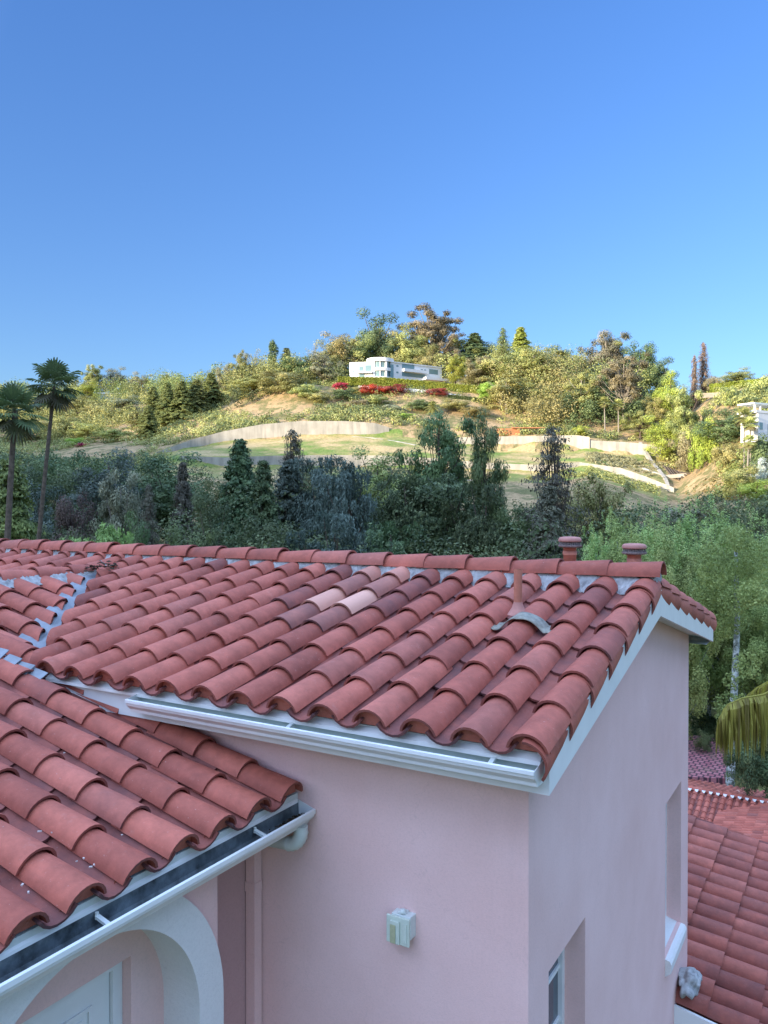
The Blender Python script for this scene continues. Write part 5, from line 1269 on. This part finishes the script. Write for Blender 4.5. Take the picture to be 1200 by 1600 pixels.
# hedges: leafy boxes with uneven faces
def hedge(pts, label, dep=2.2, leaf='hedge', seed=0, n=26000, size=.26, name='hedge'):
    a = np.array(pts, float); rg = np.random.default_rng(seed); q = rg.uniform(0, len(a) - 1, n)
    px, vt_, vb_, Z = [np.interp(q, range(len(a)), a[:, j]) for j in range(4)]
    u = rg.random(n); face = rg.random(n); dz = np.where(face < .7, rg.random(n) * .25, rg.random(n) * dep); w_ = np.where(face < .7, u, 1 - rg.random(n) * .06)
    Zz = Z + dz; X = (px - 600) / 1265 * Zz; zt_ = -(vt_ - 785) / 1265 * Z; zb_ = -(vb_ - 785) / 1265 * Z; z = zb_ + (zt_ - zb_) * w_ + np.sin(px * .9) * .1
    c = np.stack([CAM[0] + X * RX + Zz * FX, CAM[1] + X * RY + Zz * FY, z], 1)
    lv = .5 + rg.normal(size=n) * .2 + np.sin(px * .35) * .12; me = leafmesh(name, c, size * rg.uniform(.7, 1.3, n), lv, None, seed); me.materials.append(L_[leaf])
    e = empty(name, tuple(c[0]), label, 'hedge'); o = bpy.data.objects.new('foliage', me); col.objects.link(o); o.parent = e; o.matrix_parent_inverse = parent_inv(e)
    core = MB(); vs = []
    for (p_, t_, b_, z_) in pts:
        for (zz_, vv) in ((z_ + .3, b_ + 3), (z_ + .3, t_ + .6)): vs.append(at(p_, vv, zz_))
        for (zz_, vv) in ((z_ + dep, t_ + .6), (z_ + dep, b_ + 3)): vs.append(P((p_ - 600) / 1265 * zz_, zz_, hz(vv, z_)))
    fs = []
    for i in range(len(pts) - 1):
        s0 = i * 4; s1 = s0 + 4
        for k in range(4): fs.append((s0 + k, s1 + k, s1 + (k + 1) % 4, s0 + (k + 1) % 4))
    core.add(vs, fs); core.build('stem', M['hedgecore'], e); return e
M['earthwall'] = m_plain('earth_wall', (.26, .22, .17), .9, .2, 1, .1)
M['hedgecore'] = m_plain('hedge_stems', (.04, .055, .015), .9, .4, 4)
hedge([(528, 589, 601, 346), (600, 590, 604, 345), (680, 597, 612, 344), (755, 605, 624, 342)], 'long clipped green hedge right below the white mansion', seed=1)
hedge([(700, 617, 633, 336), (750, 622, 634, 335)], 'short dark hedge below the right end of the long hedge', seed=2, n=6000, leaf='dark')
hedge([(1108, 601, 615, 304), (1150, 596, 611, 296), (1215, 590, 610, 282)], 'long bright hedge on the right skyline behind the pale wall', seed=3, n=12000)
wall_pts([(1085, 615, 619, 300), (1110, 614, 618, 296), (1190, 610, 614, 278)], 'low pale wall in front of the hedge on the right skyline', name='garden_wall', cat='wall', group=None, mat='earthwall')
# wooden shed and pergola on the tall wall
sh = empty('wooden_shed', at(805, 682, 294), 'long open wooden shed with an orange-brown wall on top of the concrete wall', 'shed')
vbox('back_wall', mx(777, 296), 296, mx(812, 296), 296, hz(684, 296), hz(669.5, 296), 1.5, M['wood'], sh)
vbox('roof', mx(800, 295), 295, mx(852, 295), 295, hz(669.2, 295), hz(667.6, 295), 4, M['wood'], sh)
for px in (813, 826, 840, 851): vbox('post', mx(px, 295.1), 295.1, mx(px + 1.2, 295.1), 295.1, hz(684, 295), hz(669.2, 295), .3, M['bark'], sh)
# houses on the hills
hs = empty('hill_house', at(1190, 670, 205), 'pale flat-roofed house with a roof terrace at the right edge', 'house')
vbox('wall', mx(1184, 205), 205, mx(1300, 205), 216, hz(690, 205), hz(642, 205), 5, M['white_st'], hs)
vbox('roof_edge', mx(1181, 204.5), 204.5, mx(1300, 205), 215.6, hz(645, 205), hz(641, 205), 5.6, M['white_st'], hs)
vbox('canopy', mx(1178, 205), 205, mx(1300, 205), 216, hz(631, 205), hz(628.5, 205), 5, M['offwhite'], hs)
for px in (1179, 1190, 1212): vbox('post', mx(px, 205.3), 205.3 + (px - 1178) / 122 * 11, mx(px + 1.8, 205.3), 205.4 + (px - 1178) / 122 * 11, hz(642, 205), hz(631, 205), .4, M['white_st'], hs)
for (a, b, v1, v0) in ((1187, 1194, 660, 671), (1205, 1230, 661, 676)):
    wn = vbox('window', mx(a, 204.9), 204.9 + (a - 1184) / 116 * 11, mx(b, 204.9), 204.9 + (b - 1184) / 116 * 11, hz(v0, 205), hz(v1, 205), .3, gl, hs)
h2 = empty('hill_house', at(178, 628, 470), 'flat-roofed house with a glass front among the trees on the left hill', 'house')
vbox('wall', mx(153, 470), 470, mx(200, 470), 474, hz(636, 470), hz(616, 470), 12, M['offwhite'], h2)
vbox('roof', mx(150, 469), 469, mx(203, 470), 473, hz(616, 470), hz(613.5, 470), 14, M['offwhite'], h2)
for i in range(6):
    q = i / 6; vbox('window', mx(156 + 7 * i, 469.7), 469.7 + 4 * q, mx(161 + 7 * i, 469.7), 469.7 + 4 * q + .4, hz(629, 470), hz(619, 470), .3, gl, h2)
h3 = empty('hill_house', at(202, 604, 520), 'small tan hilltop house on the left skyline', 'house')
vbox('wall', mx(190, 520), 520, mx(212, 520), 521, hz(612, 520), hz(600, 520), 10, m_plain('tan_wall', (.45, .30, .18), .8), h3)
vbox('roof', mx(187, 519), 519, mx(214, 519), 520, hz(600, 520), hz(597.5, 520), 12, M['offwhite'], h3)
vbox('window', mx(196, 519.8), 519.8, mx(204, 519.8), 520, hz(608, 520), hz(602, 520), .3, gl, h3)

# ------------------------------------------------------------ lower roofs at the right
lo = empty('lower_wing', (0, 4, -17), 'lower wing with a large clay tile roof beside the gable wall at the bottom right', 'house')
A1 = Vector((-1, 0, .18)).normalized(); xl = 4.0
def z1(x): return -4.80 - .18 * x
f1 = tile_field(41, Vector((xl, 4.08, z1(xl) + .01)), A1, (0, 1, 0), 15, 18, .30, .42, stops=False, k=8, L=.5, rl=.118, hf=1.15, darkness=.42)
f1.build('roof', M['tile'], lo)
d_ = MB(); d_.add([(xl, 3.95, z1(xl) - .03), (xl, 8.40, z1(xl) - .03), (-3.5, 8.40, z1(-3.5) - .03), (-3.5, 3.95, z1(-3.5) - .03)], [(0, 1, 2, 3)])
d_.build('roof_deck', M['tile'], lo)
d_ = MB(); v_ = [(xl, 3.93, z1(xl) + .02), (-.0, 3.93, z1(0) + .02), (-.0, 3.93, z1(0) - .16), (xl, 3.93, z1(xl) - .16)]; d_.add(v_ + [(a, b + .03, c_) for a, b, c_ in v_], [(0, 1, 2, 3), (0, 4, 5, 1), (2, 6, 7, 3), (4, 7, 6, 5)])
d_.build('rake_fascia', M['white'], lo)
d_ = MB(); d_.box(.005, xl - .3, 4.15, 8.3, -17, -5.75); d_.box(-3.4, -.01, YB + .02, 8.3, -17, -5.0); d_.build('wall', M['pink'], lo)
# blob of mortar at the junction
bb = bmesh.new(); bmesh.ops.create_icosphere(bb, subdivisions=4, radius=1); rg = random.Random(4)
from mathutils import noise as mnoise
for v in bb.verts:
    n_ = mnoise.noise(v.co * 1.7 + Vector((3, 1, 0))) * .5 + mnoise.noise(v.co * 5) * .16; v.co *= 1 + n_
    v.co = Vector((v.co.x * .10, v.co.y * .19, v.co.z * .10))
m = MB(); bb.verts.index_update(); m.v = [tuple(v.co + Vector((.10, 4.13, -4.63))) for v in bb.verts]; m.f = [tuple(v.index for v in f.verts) for f in bb.faces]; m.c = [(.5, 0, 0, 1)] * len(m.f); m.sm = [True] * len(m.f); bb.free()
m.build('plaster_patch', M['mortar'], lo)
# second, farther house
fh = empty('far_lower_house', (-4, 33, -17), 'farther red clay roof with white mortar dots under its ridge, beyond the near lower roof', 'house')
YF, ZFr = 34.9, -13.05
A2 = Vector((0, 1, .25)).normalized(); sp2 = {(15, 8): (.8, 1, 0, 1), (14, 8): (.8, .9, 0, 1), (9, 10): (.7, .6, 0, 1), (20, 5): (.7, .5, 0, 1)}
ff = tile_field(51, Vector((2.0, 30.0, ZFr - .25 * 4.9 - .1)), A2, (-1, 0, 0), 40, 12, .30, .42, special=sp2, stops=False, k=5, L=.5)
fb_ = tile_field(52, Vector((4.0, 40.2, ZFr - .25 * 5.3 - .1)), Vector((0, -1, .25)).normalized(), (-1, 0, 0), 46, 13, .30, .42, special={(18, 9): (.8, .8, 0, 1), (25, 6): (.8, .8, 0, 1), (12, 10): (.8, .6, 0, 1)}, stops=False, k=5, L=.5)
merge(clip(ff, Vector((0, YF, 0)), Vector((0, 1, 0))), clip(fb_, Vector((0, YF, 0)), Vector((0, -1, 0)))).build('roof', M['tile_far'], fh)
m = MB(); x = 4.2
while x > -10:
    barrel(m, Vector((x, YF, ZFr - .06)), Vector((-1, 0, -.02)).normalized(), Vector((0, 1, 0)), Vector((0, 0, 1)), .5, .16, .14, R(84), c=(TR.random(), 0, 0, 1), k=6); x -= .42
m.build('ridge_cap', M['tile_far'], fh)
m = MB()
for i in range(46):
    x = 3.85 - .30 * i; m.add([(x + .085, YF - .17, ZFr + .015), (x - .085, YF - .17, ZFr + .015), (x - .05, YF - .25, ZFr - .06), (x, YF - .27, ZFr - .085), (x + .05, YF - .25, ZFr - .06)], [(0, 1, 2, 3, 4)])
m.build('ridge_mortar', M['white_st'], fh)
m = MB(); m.add([(4.2, 30, ZFr - 1.35), (4.2, YF, ZFr - .12), (4.2, 40.2, ZFr - 1.45), (-10, 40.2, ZFr - 1.45), (-10, YF, ZFr - .12), (-10, 30, ZFr - 1.35)], [(0, 1, 4, 5), (1, 2, 3, 4)]); m.build('roof_deck', M['tile_far'], fh)
m = MB(); m.box(-9.8, 4.0, 30.4, 39.8, -17.4, ZFr - 1.5); m.build('wall', M['pink'], fh)
wg = empty('far_lower_wing', (1, 29, -17), 'side wing with horizontal rows of clay tiles joining the farther red roof at the right', 'house')
fw = tile_field(61, Vector((-3.75, 33.9, -13.50)), Vector((1, 0, .22)).normalized(), (0, -1, 0), 30, 15, .30, .42, stops=False, k=5, L=.5)
fw = clip(fw, Vector((-3.40, 33.7, 0)), Vector((-.62, .78, 0)) * 1.0)
fw.build('roof', M['tile_far'], wg)
m = MB(); m.add([(-3.7, 25, -13.46), (-3.7, 33.4, -13.46), (.2, 36.2, -12.6), (2.6, 36.2, -12.07), (2.6, 25, -12.07)], [(0, 4, 3, 2, 1)]); m.build('roof_deck', M['tile_far'], wg)
m = MB(); m.box(-3.3, 2.5, 25, 33.0, -17.4, -13.6); m.build('wall', M['pink'], wg)
# red terrace beyond
def m_brick():
    t = NT('red_paving'); br = t.n('ShaderNodeTexBrick'); br.inputs['Scale'].default_value = 1.0
    br.inputs['Brick Width'].default_value = .34; br.inputs['Row Height'].default_value = .42; br.inputs['Mortar Size'].default_value = .05
    br.inputs['Color1'].default_value = (.36, .12, .13, 1); br.inputs['Color2'].default_value = (.48, .20, .20, 1); br.inputs['Mortar'].default_value = (.10, .05, .06, 1)
    t.l(t.coord(), br.inputs['Vector']); m_ = t.ramp(t.noise(.8, 5), [(.5, 0), (.7, .7)]); return t.base(t.mix(m_, br.outputs[0], (.16, .12, .08)), .8, .2)
tr = empty('red_tiled_roof', at(1100, 1190, 46), 'small low red roof with fine brick-like tiles beside the mottled trunk', 'roof')
m = MB(); q = [at(1040, 1214, 42.5), at(1137, 1218, 42.5), at(1137, 1160, 50), at(1110, 1152, 50.5), at(1040, 1147, 50.5)]
m.add(q + [(a, b, c_ - .3) for a, b, c_ in q], [(0, 1, 2, 3, 4), (0, 5, 6, 1), (1, 6, 7, 2), (2, 7, 8, 3), (3, 8, 9, 4)]); m.build('tile_field', m_brick(), tr)
q2 = [Vector(a) * .995 + Vector((0, 0, -.35)) for a in q]; m = MB(); m.add([tuple(a) for a in q2] + [(a[0], a[1], -17.6) for a in q2], [(0, 5, 6, 1), (1, 6, 7, 2), (2, 7, 8, 3), (3, 8, 9, 4), (4, 9, 5, 0)]); m.build('wall', M['pink'], tr)
plant('bush', 1102, 1140, 26, 47, 'dark', 'dark ivy clump growing over the edge of the small red roof', 1, name='ivy', cat='ivy', base=1175)
for k, (px, top, wp, Z, b, lab) in enumerate(((1170, 1150, 60, 36, 1232, 'dark green shrub right of the mottled trunk behind the farther red roof'), (1215, 1160, 70, 36, 1250, 'dark green shrub at the right edge behind the farther red roof'),
      (1100, 1105, 60, 56, 1160, 'dark shrub behind the small red roof'), (1160, 1100, 80, 50, 1200, 'dark shrub behind the mottled trunk below the palm frond'))):
    plant('bush', px, top, wp, Z, 'shade', lab, k % 3 + 1, name='shrub', cat='shrub', group='shrubs behind the lower roofs', base=b)
